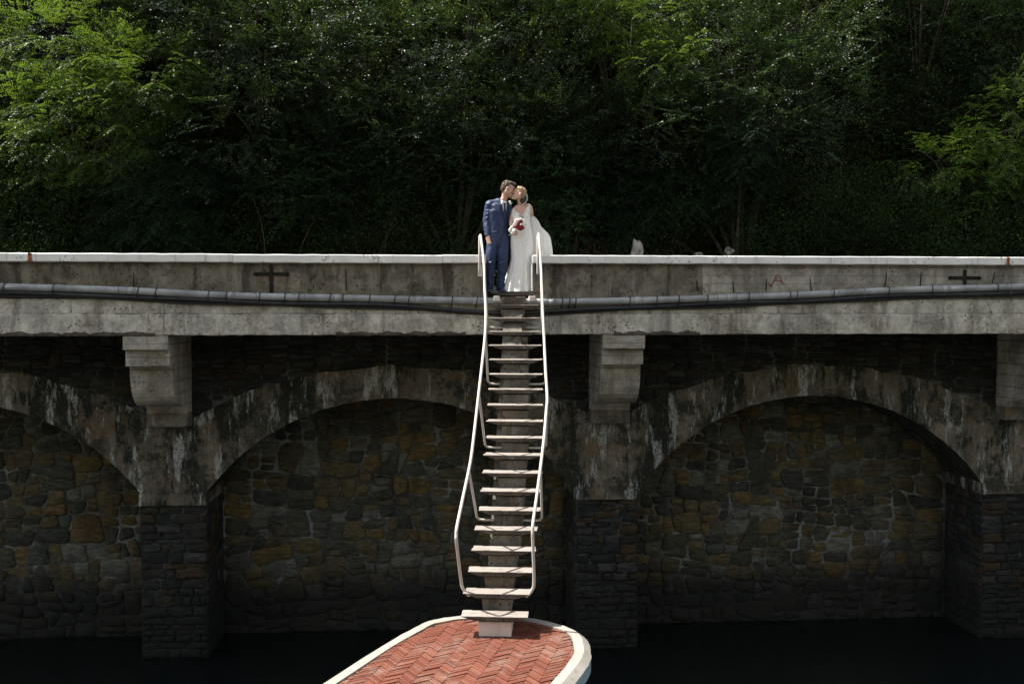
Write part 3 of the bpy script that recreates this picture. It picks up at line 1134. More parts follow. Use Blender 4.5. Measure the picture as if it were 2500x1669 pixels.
bricks = []
for gy in range(-195, 105):
    for gx in range(-125, 125):
        d = (gx - gy) % (2 * NB)
        if d == 0:
            hor = True
        elif (gy - gx - 1) % (2 * NB) == 0 or (gx - gy) % (2 * NB) == 2 * NB - 1:
            hor = False
        else:
            continue
        p = org + eu * (gx * BW) + ev * (gy * BW)
        mid_ = p + (eu if hor else ev) * (BW * NB / 2)
        e0 = p + (eu if hor else ev) * 0.03
        e1 = p + (eu if hor else ev) * (BW * NB - .03)
        if inside(mid_.x, mid_.y) and inside(e0.x, e0.y) and inside(e1.x, e1.y):
            bricks.append((p, hor, mid_))
        elif inside(mid_.x, mid_.y) or inside(e0.x, e0.y) or inside(e1.x, e1.y):
            # cut brick against the kerb
            ax = eu if hor else ev
            t0 = [s for s in np.linspace(0, BW * NB, 15) if inside((p + ax * s).x, (p + ax * s).y)]
            if t0 and t0[-1] - t0[0] > 0.03:
                bricks.append((p, hor, mid_, t0[0], t0[-1]))
vis = [b for b in bricks if b[2].y > -6.05]
vis.sort(key=lambda b: b[2].y)
rest_ = [b for b in bricks if b[2].y <= -6.05]
solo = [b for b in vis][:300]
extra = vis[300:] + rest_


def brick_mat(b):
    rot = ang if b[1] else ang + math.pi / 2
    off = Vector((0, 0, 0)) if b[1] else Vector((0, -BW, 0))
    Mx = Matrix.Translation(b[0] + Vector((0, 0, ZD + random.uniform(-.008, .004)))) @ Matrix.Rotation(rot, 4, 'Z') @ Matrix.Translation(off)
    Mx = Mx @ Matrix.Rotation(random.uniform(-.012, .012), 4, 'X') @ Matrix.Rotation(random.uniform(-.012, .012), 4, 'Z')
    if len(b) > 3:
        L_ = BW * NB
        Mx = Mx @ Matrix.Translation((b[3], 0, 0)) @ Matrix.Diagonal(((b[4] - b[3]) / L_, 1, 1, 1))
    return Mx


bmesh_h.materials.append(M['brick'])
for b in solo:
    o = bpy.data.objects.new('brick', bmesh_h)
    COL.objects.link(o)
    o.parent = jetty
    o.matrix_world = brick_mat(b)
bv = np.array([v.co[:] for v in bmesh_h.vertices])
bf = [tuple(p.vertices) for p in bmesh_h.polygons]
V, F = [], []
for b in extra:
    Mx = np.array(brick_mat(b))
    w_ = bv @ Mx[:3, :3].T + Mx[:3, 3]
    b0 = len(V)
    V += [tuple(x) for x in w_]
    F += [tuple(i + b0 for i in f) for f in bf]
o = link('brick_paving', pyd('brick_paving', V, F), M['brick'], jetty)
o['kind'] = 'stuff'

# ------------------------------------------------------------------ stairs
stairs = thing('staircase', 'steep plank staircase on a stepped concrete spine climbing from the jetty to the parapet gap', 'staircase')
offx = np.interp(np.arange(1, 21), [1, 3, 5, 8, 10, 14, 17, 19, 20], [.073, .09, .147, .17, .18, .14, .08, .02, .02])
AX = math.atan2(0.645, 4.55)
RISE_T, RUN = 0.211, 0.236
TR = []
for i in range(20):
    s = i * RUN
    TR.append(Vector((-.65 + math.sin(AX) * s + offx[i], -4.42 + math.cos(AX) * s, -4.01 + i * RISE_T)))
perp_x = Vector((math.cos(AX), -math.sin(AX), 0))
along = Vector((math.sin(AX), math.cos(AX), 0))


def sp3(i, u, v_, z):
    """point in tread i's frame: u across, v back from the front edge, z above the tread top"""
    return TR[i] + perp_x * u + along * v_ + Vector((0, 0, z))


def prism(name, i, prof_fn, parent, mat):
    pass


def hexa(name, i, lo, hi, mat, parent, top_half=None, bot_half=None, jit=0.003):
    (v0, z0), (v1, z1) = lo, hi
    V = []
    for z, hw in ((z0, bot_half), (z1, top_half)):
        for v_ in (v0, v1):
            for u in (-hw, hw):
                V.append(sp3(i, u + random.uniform(-jit, jit), v_ + random.uniform(-jit, jit), z + random.uniform(-jit, jit)))
    F = [(0, 2, 3, 1), (4, 5, 7, 6), (0, 1, 5, 4), (2, 6, 7, 3), (0, 4, 6, 2), (1, 3, 7, 5)]
    me = pyd(name, V, F)
    bm = bmesh.new()
    bm.from_mesh(me)
    bmesh.ops.bevel(bm, geom=list(bm.edges), offset=.006, segments=1, affect='EDGES')
    bmesh.ops.recalc_face_normals(bm, faces=bm.faces)
    bm.to_mesh(me)
    bm.free()
    return link(name, me, mat, parent)


for i in range(20):
    last = i == 19
    br = hexa('tread', i, (.004, -.058), (.235, -.0105), M['bracket'], stairs, .398, .25)
    pm = M['plank_dark'] if last else M['plank']
    for k, (v0, v1) in enumerate(((0.0, .118), (.124, .25))):
        sh = random.uniform(-.014, .014)
        ext = .008 * (k == 1)
        V, F = [], []
        n = 10
        hw = .408 + random.uniform(-.006, .006)
        for q in range(n + 1):
            u = -hw + 2 * hw * q / n + sh
            b0 = len(V)
            e = random.uniform(0, .004)
            for (vv, zz) in ((v0 + e, -.0105), (v0 + e * random.random(), -.003), (v0 + .004, 0), (v1 - .004, 0.0 + ext * .3), (v1, -.003), (v1, -.0105)):
                V.append(sp3(i, u, vv, zz + random.uniform(-.0015, .0015)))
            if q:
                for r in range(6):
                    F.append((b0 - 6 + r, b0 + r, b0 + (r + 1) % 6, b0 - 6 + (r + 1) % 6))
        F.append(tuple(range(6)))
        F.append(tuple(range(len(V) - 1, len(V) - 7, -1)))
        me = pyd('plank', V, F)
        bm = bmesh.new()
        bm.from_mesh(me)
        bmesh.ops.recalc_face_normals(bm, faces=bm.faces)
        bm.to_mesh(me)
        bm.free()
        link('plank', me, pm, br)
    # riser block below this tread
    if i == 0:
        hexa('base_block', i, (.055, -.26), (.42, -.077), M['base_white'], stairs, .205, .198)
    else:
        hexa('riser_block', i, ((-.20 if i == 19 else .02 if i == 18 else .07) + random.uniform(-.01, .01), -RISE_T - .03), (.40, -.077), M['stair_conc'], stairs, .198, .176, .006)
# landing side plates
for sx in (-.29, .29):
    V = []
    hexa_o = box_mesh('landing_plate', (sx - .055, -.21, -.15), (sx + .045, .0, -.07), .006)
    link('landing_plate', hexa_o, M['base_white'], stairs)
# spine under the blocks
V = []
for (i, v_, z) in ((0, .30, -.25), (0, .75, -.25), (19, .55, -.45), (19, .02, -.10)):
    for u in (-.15, .15):
        V.append(sp3(i, u, v_, z))
link('spine_beam', pyd('spine_beam', V, [(0, 1, 3, 2), (2, 3, 5, 4), (4, 5, 7, 6), (6, 7, 1, 0), (0, 2, 4, 6), (1, 7, 5, 3)]), M['stair_conc'], stairs)

# handrails: bent white tube, with bent tube balusters
LEFT = [(-.556, -.075, .915), (-.552, -.16, .88), (-.527, -.621, .457), (-.535, -1.05, .05), (-.536, -1.438, -.319), (-.566, -1.817, -.678), (-.619, -2.177, -1.019), (-.683, -2.576, -1.397), (-.756, -3.03, -1.83),
        (-.833, -3.478, -2.253), (-.944, -3.90, -2.655), (-1.022, -4.20, -2.935), (-1.037, -4.265, -3.04), (-1.032, -4.265, -3.15)]
RIGHT = [(.396, -.075, .945), (.394, -.16, .90), (.376, -.617, .46), (.35, -1.03, .06), (.322, -1.438, -.319), (.298, -1.86, -.72), (.272, -2.297, -1.133), (.252, -2.692, -1.507), (.223, -2.854, -1.661),
         (.14, -3.27, -2.055), (.0, -3.848, -2.603), (-.085, -4.18, -2.91), (-.098, -4.24, -3.01), (-.096, -4.24, -3.13)]


def rail_end(P, sgn):
    i = 1
    foot = sp3(i, sgn * .455, .07, .16)
    foot2 = sp3(i, sgn * .43, .09, .03)
    foot3 = sp3(i, sgn * .36, .1, -.05)
    return [tuple(foot), tuple(foot2), tuple(foot3)]


def rail_pt(P, t_):
    """closest rail vertex by height along the slope"""
    return min(P, key=lambda p: abs(p.y - t_))


for sgn, pts in ((-1, LEFT), (1, RIGHT)):
    full = spline(pts + rail_end(pts, sgn), 5)
    rl = link('handrail', tube_mesh('handrail', full, .0205, 10, (1, 0, 0), True), M['rail'], stairs, True)
    rp = spline(pts, 8)
    # post into the parapet
    p0 = Vector(pts[0])
    link('rail_post', tube_mesh('rail_post', [(p0.x - .012, -.07, .90), (p0.x - .016, -.122, .62), (p0.x - .016, -.122, .30)], .0215, 10, (1, 0, 0), True), M['rail'], rl, True)
    for ti in (3, 6, 11 if sgn > 0 else 11, 15 if sgn > 0 else 15, 17):
        pass
    for ti in (5, 9, 13, 17):
        side = .43 if sgn < 0 else .445
        a = sp3(ti, sgn * .17, .13, -.155)
        b_ = sp3(ti, sgn * (side - .07), .13, -.155)
        c_ = sp3(ti, sgn * (side - .01), .11, -.125)
        d_ = sp3(ti, sgn * side, .06, -.06)
        top = rail_pt(rp, TR[ti].y - .34)
        if ti == 17:
            top = rail_pt(rp, TR[ti].y - .26)
        pts2 = [a, b_, c_, d_, d_.lerp(top, .5), top]
        link('baluster', tube_mesh('baluster', spline(pts2, 5), .0172, 8, (1, 0, 0), False), M['rail'], rl, True)


# ------------------------------------------------------------------ vegetation
def elm_twig(seed):
    r = np.random.default_rng(seed)
    L = []

    def axis(p0, d0, length, nleaf, sag, lsize):
        p = np.array(p0, float)
        d = np.array(d0, float)
        d /= np.linalg.norm(d)
        for k in range(nleaf):
            d = d + np.array([0, 0, -sag / nleaf])
            d /= np.linalg.norm(d)
            p = p + d * length / nleaf
            side = np.cross(d, [0, 0, 1.0])
            side /= np.linalg.norm(side) + 1e-6
            sg = 1 if k % 2 else -1
            ld = side * sg * 0.8 + d * 0.55 + r.normal(0, .14, 3)
            ld /= np.linalg.norm(ld)
            nrm = np.array([0, 0, 1.0]) + r.normal(0, .45, 3)
            s = lsize * r.uniform(.7, 1.2) * (1 - .35 * (k / nleaf) ** 3)
            L.append((p.copy(), ld, nrm, s, s * .55))
    axis((0, 0, 0), (1, 0, 0.12), .72, 22, .25, .062)
    for q in range(3):
        a = r.uniform(-.9, .9)
        axis((r.uniform(.1, .4), 0, 0), (1, a + .5 * np.sign(a), r.uniform(-.1, .4)), r.uniform(.28, .45), 12, .2, .055)
    return L


def locust_shoot(seed, leaf=.045):
    r = np.random.default_rng(seed)
    L = []
    for q in range(7):
        b0 = np.array([.07 * q, 0, 0.0])
        a = (1 if q % 2 else -1) * r.uniform(.5, 1.1)
        d = np.array([1 - abs(a) * .4, a, r.uniform(-.15, .35)])
        d /= np.linalg.norm(d)
        p = b0.copy()
        n = 7
        ln = r.uniform(.2, .3)
        for k in range(n):
            d = d + np.array([0, 0, -.11])
            d /= np.linalg.norm(d)
            p = p + d * ln / n
            side = np.cross(d, [0, 0, 1.0])
            side /= np.linalg.norm(side) + 1e-6
            for sg in (-1, 1):
                ld = side * sg + d * .25 + np.array([0, 0, -.12]) + r.normal(0, .08, 3)
                ld /= np.linalg.norm(ld)
                s = leaf * r.uniform(.8, 1.1)
                L.append((p.copy(), ld, np.array([0, 0, 1.0]) + r.normal(0, .25, 3), s, s * .45))
        L.append((p.copy(), d, np.array([0, 0, 1.0]), leaf, leaf * .45))
    return L


def ivy_clump(seed, size=.06):
    r = np.random.default_rng(seed)
    L = []
    for q in range(40):
        p = np.array([r.uniform(0, .5), r.normal(0, .17), r.normal(0, .17)])
        ld = np.array([.5, 0, -.6]) + r.normal(0, .6, 3)
        ld /= np.linalg.norm(ld)
        s = size * r.uniform(.5, 1.15)
        L.append((p, ld, np.array([.5, 0, .7]) + r.normal(0, .5, 3), s, s * .8))
    return L


def leaves_to_array(L):
    out = np.zeros((len(L), 4, 3))
    for i, (p, d, n, s, w) in enumerate(L):
        n = n - d * np.dot(n, d)
        n /= np.linalg.norm(n) + 1e-9
        sd = np.cross(n, d)
        out[i, 0] = p
        out[i, 1] = p + d * s * .48 + sd * w * .5 + n * w * .12
        out[i, 2] = p + d * s - n * s * .08
        out[i, 3] = p + d * s * .48 - sd * w * .5 + n * w * .12
    return out


TEMPL = {'elm': [leaves_to_array(elm_twig(i)) for i in range(5)],
         'locust': [leaves_to_array(locust_shoot(20 + i)) for i in range(5)],
         'ivy': [leaves_to_array(ivy_clump(40 + i)) for i in range(5)],
         'small': [leaves_to_array(ivy_clump(60 + i, .042)) for i in range(5)]}


def frames(dirs, ups):
    x = dirs / np.linalg.norm(dirs, axis=1, keepdims=True)
    z = ups - x * (ups * x).sum(1, keepdims=True)
    z /= np.linalg.norm(z, axis=1, keepdims=True) + 1e-9
    y = np.cross(z, x)
    return np.stack([x, y, z], axis=2)


def scatter(name, kind, pos, dirs, ups, scales, mat, parent=None):
    # keep the sun's path to the people and the coping free of twigs
    t_ = (pos[:, 1] - .4) / .12
    zz, xx = pos[:, 2] - t_, pos[:, 0] + .55 * t_
    far_ = (np.abs(xx - .1) > 2.0)
    ok = ~((zz > -1.0) & (zz < np.where(far_, 1.3, 2.9)) & (pos[:, 2] > 1.5))
    pos, dirs, ups, scales = pos[ok], dirs[ok], ups[ok], scales[ok]
    T = TEMPL[kind]
    Fm = frames(dirs, ups)
    pick = RNG.integers(0, len(T), len(pos))
    chunks = []
    for k in range(len(T)):
        idx = np.where(pick == k)[0]
        if len(idx) == 0:
            continue
        A = T[k]
        w_ = np.einsum('nij,lvj->nlvi', Fm[idx] * scales[idx][:, None, None], A) + pos[idx][:, None, None, :]
        chunks.append(w_.reshape(-1, 4, 3))
    Q = np.concatenate(chunks)
    n = len(Q)
    me = bpy.data.meshes.new(name)
    me.vertices.add(n * 4)
    me.vertices.foreach_set('co', Q.reshape(-1))
    base = np.arange(n)[:, None] * 4
    tri = np.concatenate([base + np.array([[0, 2, 1]]), base + np.array([[0, 3, 2]])], axis=1).reshape(-1)
    me.loops.add(n * 6)
    me.loops.foreach_set('vertex_index', tri.astype(np.int32))
    me.polygons.add(n * 2)
    me.polygons.foreach_set('loop_start', (np.arange(n * 2) * 3).astype(np.int32))
    me.update(calc_edges=True)
    return link(name, me, mat, parent), n


NLEAF = 0


def blobs_pts(blobs, n):
    vol = np.array([b[3] * b[4] * b[5] for b in blobs]) ** .67
    pick = RNG.choice(len(blobs), n, p=vol / vol.sum())
    B = np.array(blobs)[pick]
    d = RNG.normal(0, 1, (n, 3))
    d[:, 1] -= .55          # denser where it faces the river
    d /= np.linalg.norm(d, axis=1, keepdims=True)
    r = RNG.uniform(.45, 1.0, n) ** .6
    p = B[:, :3] + d * B[:, 3:6] * r[:, None]
    return p, d


def tree(name, label, cat, kind, mat, blobs, n, root, rad=.06, droop=-.15, scale=(.8, 1.25), group=None, spread=.45, limbs=True, shoots=0):
    global NLEAF
    t_ = thing(name, label, cat, group)
    blobs = [(b[0], b[1] - (.45 if b[2] > 2.8 else .0), *b[2:]) for b in blobs]
    n = int(n * 1.35)
    p, d = blobs_pts(blobs, n)
    dirs = d * .9 + RNG.normal(0, spread, (n, 3)) + np.array([0, -.2, droop])
    ups = np.tile([0, -.15, 1.0], (n, 1)) + RNG.normal(0, .25, (n, 3))
    _, k = scatter('crown', kind, p, dirs, ups, RNG.uniform(scale[0], scale[1], n), mat, t_)
    NLEAF += k
    if shoots:
        ps, ds = blobs_pts(blobs, shoots)
        ps = ps + np.array([0, -.12, .05])
        dd = np.stack([RNG.normal(.15, .45, shoots), RNG.uniform(-.6, 0, shoots), RNG.uniform(.35, 1.0, shoots)], 1)
        _, k = scatter('lit_young_shoots', 'elm', ps, dd, np.tile([0, -1., .4], (shoots, 1)) + RNG.normal(0, .3, (shoots, 3)), RNG.uniform(.55, .95, shoots), M['lit_young'], t_)
        NLEAF += k
    parts = []
    root = Vector(root)
    for b in blobs:
        c_ = Vector(b[:3])
        mid_ = root.lerp(c_, .5) + Vector((random.uniform(-.15, .15), random.uniform(-.1, .1), .12))
        pl = spline([root, mid_, c_], 5)
        parts.append(tube_arrays(pl, [rad * (1 - .7 * q / (len(pl) - 1)) for q in range(len(pl))], 7))
        if limbs:
            for q in range(7):
                e = c_ + Vector((random.uniform(-1, 1) * b[3], random.uniform(-1, .4) * b[4], random.uniform(-.8, 1) * b[5])) * .85
                s0 = pl[random.randrange(4, len(pl))]
                m2 = s0.lerp(e, .5) + Vector((0, 0, .1))
                q3 = spline([s0, m2, e], 3)
                parts.append(tube_arrays(q3, [rad * .32 * (1 - .75 * u / (len(q3) - 1)) for u in range(len(q3))], 5))
    link('trunk', merge('trunk', parts), M['bark'], t_, True)
    return t_


GT = 'trees and shrubs covering the slope behind the parapet'
# bright pinnate tree at the left edge
tree('locust_tree', 'bright feathery pale green tree at the upper left of the slope', 'tree', 'locust', M['locust'],
     [(-7.6, 2.9, 3.1, 1.5, .9, 1.0), (-8.5, 3.0, 2.3, 1.0, .8, .9), (-6.7, 2.75, 3.9, 1.1, .8, .7), (-8.1, 3.2, 4.5, 1.2, .8, .7)], 520, (-8.0, 2.7, .6), .05, -.1, group=GT)
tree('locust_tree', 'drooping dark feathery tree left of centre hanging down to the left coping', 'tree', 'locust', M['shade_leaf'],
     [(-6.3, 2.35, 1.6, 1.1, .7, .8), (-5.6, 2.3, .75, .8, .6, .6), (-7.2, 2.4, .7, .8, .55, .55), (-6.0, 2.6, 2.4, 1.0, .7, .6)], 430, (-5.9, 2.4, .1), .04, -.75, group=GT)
tree('elm_tree', 'glossy small leaved tree left of centre with sparkling leaves at the top', 'tree', 'elm', M['elm'],
     [(-4.6, 3.3, 4.6, 1.5, .9, 1.1), (-5.7, 3.5, 5.4, 1.2, .8, .9), (-3.4, 3.4, 5.4, 1.2, .8, .9), (-3.3, 3.1, 3.9, 1.1, .8, .8), (-4.9, 3.0, 3.3, 1.0, .8, .7)], 560, (-3.4, 2.7, .5), .055, .12, group=GT, shoots=46)
tree('elm_tree', 'glossy tree straight above the couple with dark spreading sprays', 'tree', 'elm', M['elm'],
     [(-1.6, 3.3, 4.6, 1.4, .9, 1.0), (0.3, 3.4, 4.9, 1.3, .9, 1.0), (-.6, 3.2, 3.6, 1.4, .8, .8), (-2.2, 3.1, 3.1, 1.1, .8, .7), (.7, 3.1, 3.3, 1.0, .8, .7), (-.6, 3.5, 7.3, 1.1, .8, .8)], 660, (-.9, 2.6, .4), .05, .1, group=GT, shoots=46)  # last, highest blob is added out of view to shade the slope
tree('elm_tree', 'glossy wide tree right of the couple with long sprays reaching right', 'tree', 'elm', M['elm'],
     [(4.4, 2.9, 4.3, 1.5, .9, 1.0), (5.6, 2.9, 4.0, 1.2, .8, .8), (5.7, 3.2, 5.2, 1.4, .8, .8), (3.2, 3.1, 3.3, 1.2, .8, .8), (5.0, 2.7, 3.2, 1.2, .7, .6), (4.2, 3.3, 5.4, 1.2, .8, .7)], 620, (4.55, 2.3, .3), .055, .18, group=GT, shoots=46)
tree('locust_tree', 'yellow green feathery tree at the top between the couple and the wide glossy tree', 'tree', 'locust', M['locust'],
     [(2.5, 3.2, 5.3, 1.0, .7, .7), (3.0, 2.75, 4.3, .8, .6, .5), (1.6, 3.3, 5.6, .9, .7, .6)], 190, (2.4, 2.7, .9), .06, -.05, group=GT)
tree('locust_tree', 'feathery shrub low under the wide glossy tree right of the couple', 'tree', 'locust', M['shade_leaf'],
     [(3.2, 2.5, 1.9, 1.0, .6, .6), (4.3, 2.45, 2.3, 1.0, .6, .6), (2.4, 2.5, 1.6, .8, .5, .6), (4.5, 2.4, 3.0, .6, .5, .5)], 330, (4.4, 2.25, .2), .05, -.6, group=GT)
tree('locust_tree', 'yellow green feathery tree at the right edge of the slope', 'tree', 'locust', M['locust'],
     [(9.9, 2.7, 3.2, .9, .7, 1.0), (9.4, 2.6, 2.1, 1.0, .6, .7), (8.5, 2.6, 2.6, .8, .6, .5), (10.6, 2.8, 2.4, 1.0, .7, 1.0)], 300, (9.6, 2.4, .2), .06, -.2, group=GT)
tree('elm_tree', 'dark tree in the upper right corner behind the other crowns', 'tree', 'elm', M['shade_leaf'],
     [(8.6, 4.2, 5.2, 1.5, .7, 1.2), (10.2, 4.3, 5.0, 1.4, .7, 1.2), (7.6, 4.0, 4.0, 1.2, .6, 1.0), (9.0, 3.9, 3.6, 1.2, .6, .8), (6.9, 3.6, 7.6, 1.2, .8, .9), (8.4, 3.4, 7.0, 1.1, .8, .7)], 520, (8.4, 3.4, 1.5), .05, -.1, group=GT)  # last two blobs sit unseen above the view, added to darken the crowns below
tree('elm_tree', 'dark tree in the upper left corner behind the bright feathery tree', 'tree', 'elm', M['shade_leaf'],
     [(-9.6, 4.0, 5.3, 1.5, .7, 1.0), (-7.6, 4.0, 5.6, 1.3, .7, .8), (-10.3, 3.6, 3.9, 1.2, .6, 1.0), (-7.4, 3.5, 7.2, 1.0, .8, .8)], 340, (-9.5, 3.3, 1.5), .05, -.1, group=GT)  # topmost blob, out of view, added to cast shade on this corner
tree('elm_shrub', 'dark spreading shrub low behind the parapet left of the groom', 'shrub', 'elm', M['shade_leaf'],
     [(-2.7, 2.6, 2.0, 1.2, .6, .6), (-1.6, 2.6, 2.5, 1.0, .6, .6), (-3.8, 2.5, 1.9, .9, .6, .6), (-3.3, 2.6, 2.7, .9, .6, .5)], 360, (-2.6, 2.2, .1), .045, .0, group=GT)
tree('elm_shrub', 'dark spreading shrub above and right of the bride', 'shrub', 'elm', M['shade_leaf'],
     [(1.1, 2.5, 2.2, .9, .6, .6), (.3, 2.7, 2.6, .9, .6, .6), (1.8, 2.7, 2.8, .8, .6, .6), (1.0, 2.35, 1.35, .6, .45, .4)], 310, (1.2, 2.3, .3), .045, -.15, group=GT)
tree('bramble_shrub', 'dense small leaved climber mound right of the pale rocks', 'shrub', 'small', M['under_leaf'],
     [(6.0, 2.3, 1.8, 1.2, .5, .8), (7.3, 2.3, 1.5, 1.2, .5, .7), (5.5, 2.2, .9, 1.0, .4, .5)], 420, (6.2, 2.1, .1), .04, -.4, group=GT)
tree('bramble_shrub', 'dense small leaved climber mound at the lower right corner of the slope', 'shrub', 'small', M['under_leaf'],
     [(8.6, 2.2, 1.1, 1.2, .45, .6), (10.0, 2.3, 1.2, 1.0, .45, .7), (7.8, 2.15, .7, 1.0, .4, .45)], 330, (8.6, 2.05, .1), .04, -.4, group=GT)
tree('bramble_shrub', 'dark climber mound at the lower left corner of the slope', 'shrub', 'small', M['under_leaf'],
     [(-9.2, 2.4, 1.5, 1.0, .5, .8), (-8.4, 2.2, .7, 1.0, .45, .5), (-9.8, 2.5, 2.4, .8, .5, .7)], 300, (-9, 2.1, .1), .04, -.4, group=GT)

# ivy and weeds on the whole slope: one mass
n = 12500
z = RNG.uniform(0.0, 1, n) ** 1.25 * 8.2
x = RNG.uniform(-13.5, 14.5, n)
y = np.array([hill_y(v_) for v_ in z]) + 0.28 * np.sin(x * .9 + z * .7) * np.minimum(1, z) + 0.18 * np.sin(x * 2.3 - z * 1.9) * np.minimum(1, z) - RNG.uniform(.0, .3, n) * np.minimum(1, z + .2)
keep = ~((x > 1.8) & (x < 4.5) & (z < 1.0) & (RNG.uniform(0, 1, n) < .75)) & ((z < 2.2) | (RNG.uniform(0, 1, n) < .6)) & ~((x > 1.0) & (x < 3.2) & (z < 1.2) & (RNG.uniform(0, 1, n) < .7)) & ~((np.abs(x) < .8) & (z < .6))
pos = np.stack([x, y, z + .03], 1)[keep]
dirs = np.tile([0, -.8, -.25], (len(pos), 1)) + RNG.normal(0, .5, (len(pos), 3))
ups = np.tile([0, -.5, 1.0], (len(pos), 1)) + RNG.normal(0, .3, (len(pos), 3))
o, k = scatter('undergrowth', 'small', pos, dirs, ups, RNG.uniform(.7, 1.3, len(pos)), M['under_leaf'])
NLEAF += k
o['kind'] = 'stuff'

# dry grass and dead stalks beside the bride
V, F = [], []
for q in range(1500):
    x0 = random.gauss(2.0, .75) if q < 1000 else random.uniform(-9, 10)
    z0 = abs(random.gauss(.45, .4)) if q < 1000 else random.uniform(0, .35)
    y0 = hill_y(z0) - .1 - random.uniform(0, .3)
    a = Vector((random.gauss(0, .5), -.35 + random.gauss(0, .25), random.uniform(.1, .9))).normalized()
    ln = random.uniform(.15, .42)
    p0 = Vector((x0, y0, z0))
    p1 = p0 + a * ln * .6
    p2 = p1 + (a + Vector((random.gauss(0, .3), -.1, -.75))).normalized() * ln * .5
    w = Vector((.0035, 0, .001))
    b0 = len(V)
    V += [p0 - w, p0 + w, p1 + w, p1 - w, p2]
    F += [(b0, b0 + 1, b0 + 2, b0 + 3), (b0 + 3, b0 + 2, b0 + 4)]
o = link('dry_grass', pyd('dry_grass', V, F), M['straw'])
o['kind'] = 'stuff'


# pale rocks and the rubble foot of the slope
def rock(c, r, seed):
    rr = random.Random(seed)
    bm = bmesh.new()
    bmesh.ops.create_icosphere(bm, subdivisions=2, radius=1)
    for v_ in bm.verts:
        k = 1 + .28 * math.sin(v_.co.x * 3 + seed) * math.cos(v_.co.z * 4 - seed) + rr.uniform(-.12, .12)
        v_.co = Vector((v_.co.x * r[0], v_.co.y * r[1], v_.co.z * r[2])) * k + Vector(c)
    me = bpy.data.meshes.new('rock')
    bm.to_mesh(me)
    bm.free()
    return me


for c, r, sd, lb in (((2.42, 1.85, .82), (.12, .12, .22), 1, 'tall pale rock poking out of the slope right of the bride'),
                     ((3.58, 1.85, .68), (.13, .12, .10), 2, 'low grey rock behind the coping, second from the bride'),
                     ((4.16, 1.85, .80), (.09, .09, .08), 3, 'smallest grey rock on the slope, farthest from the bride')):
    tag(link('rock', rock(c, r, sd), M['rock'] if sd == 1 else M['pebble']), lb, 'rock', 'rocks on the slope')
V, F = [], []
ico = bmesh.new()
bmesh.ops.create_icosphere(ico, subdivisions=1, radius=1)
iv = [v_.co.copy() for v_ in ico.verts]
iff = [tuple(v_.index for v_ in f.verts) for f in ico.faces]
ico.free()
for q in range(420):
    z0 = random.uniform(0, .5)
    c_ = Vector((random.uniform(-.9, .7), hill_y(z0) - .03, z0))
    s = random.uniform(.015, .05)
    b0 = len(V)
    for v_ in iv:
        V.append(c_ + Vector((v_.x * s * 1.3, v_.y * s, v_.z * s * .8)) * random.uniform(.8, 1.2))
    F += [tuple(i + b0 for i in f) for f in iff]
o = link('gravel', pyd('gravel', V, F), M['pebble'])
o['kind'] = 'stuff'
# bare vine stems hanging on the slope
for q, (x0, z0, x1, z1) in enumerate(((-4.9, 2.3, -4.4, .4), (-2.0, 1.9, -2.2, .5), (.55, 2.9, .3, 1.6), (4.3, 1.6, 4.5, .3), (-3.4, 1.6, -3.9, .3), (6.6, 2.6, 6.2, 1.4))):
    y0, y1 = hill_y(z0) - .45, hill_y(z1) - .2
    pl = spline([(x0, y0, z0), ((x0 + x1) / 2 + random.uniform(-.15, .15), (y0 + y1) / 2 - .05, (z0 + z1) / 2), (x1, y1, z1)], 6)
    lbs = ['bare leaning stem left of centre above the coping', 'thin bare stem hanging left of the groom', 'thin bare twig rising just right of the bride head', 'bare trunk stem right of the pale rocks', 'thin bare stem crossing the shrub behind the left coping', 'thin bare stem on the dark climber mound at right']
    tag(link('vine_stem', tube_mesh('vine_stem', pl, [.012 * (1 - .5 * i / len(pl)) for i in range(len(pl))], 5), M['vine']), lbs[q], 'stem', 'bare stems on the slope')


# ------------------------------------------------------------------ people
def fuse(name, parts, voxel, smooth, mat, parent=None, lap=None):
    me = merge(name + '_src', parts)
    o = bpy.data.objects.new(name + '_src', me)
    COL.objects.link(o)
    m1 = o.modifiers.new('r', 'REMESH')
    m1.mode = 'VOXEL'
    m1.voxel_size = voxel
    m2 = o.modifiers.new('s', 'SMOOTH')
    m2.factor = .5
    m2.iterations = smooth
    dg = bpy.context.evaluated_depsgraph_get()
    ev_ = o.evaluated_get(dg)
    out = bpy.data.meshes.new_from_object(ev_)
    bpy.data.objects.remove(o)
    bpy.data.meshes.remove(me)
    out.name = name
    return link(name, out, mat, parent, True)


def ell(c, r, n=14, rot=None):
    c = Vector(c)
    V, F = [], []
    m = 10
    for i in range(m + 1):
        th = math.pi * (i + .001) / (m + .002)
        for k in range(n):
            ph = 2 * math.pi * k / n
            v_ = Vector((r[0] * math.sin(th) * math.cos(ph), r[1] * math.sin(th) * math.sin(ph), r[2] * math.cos(th)))
            if rot is not None:
                v_ = rot @ v_
            V.append(c + v_)
        if i:
            b0 = i * n
            for k in range(n):
                F.append((b0 - n + k, b0 + k, b0 + (k + 1) % n, b0 - n + (k + 1) % n))
    F.append(tuple(range(n)))
    F.append(tuple(range(len(V) - 1, len(V) - n - 1, -1)))
    return V, F


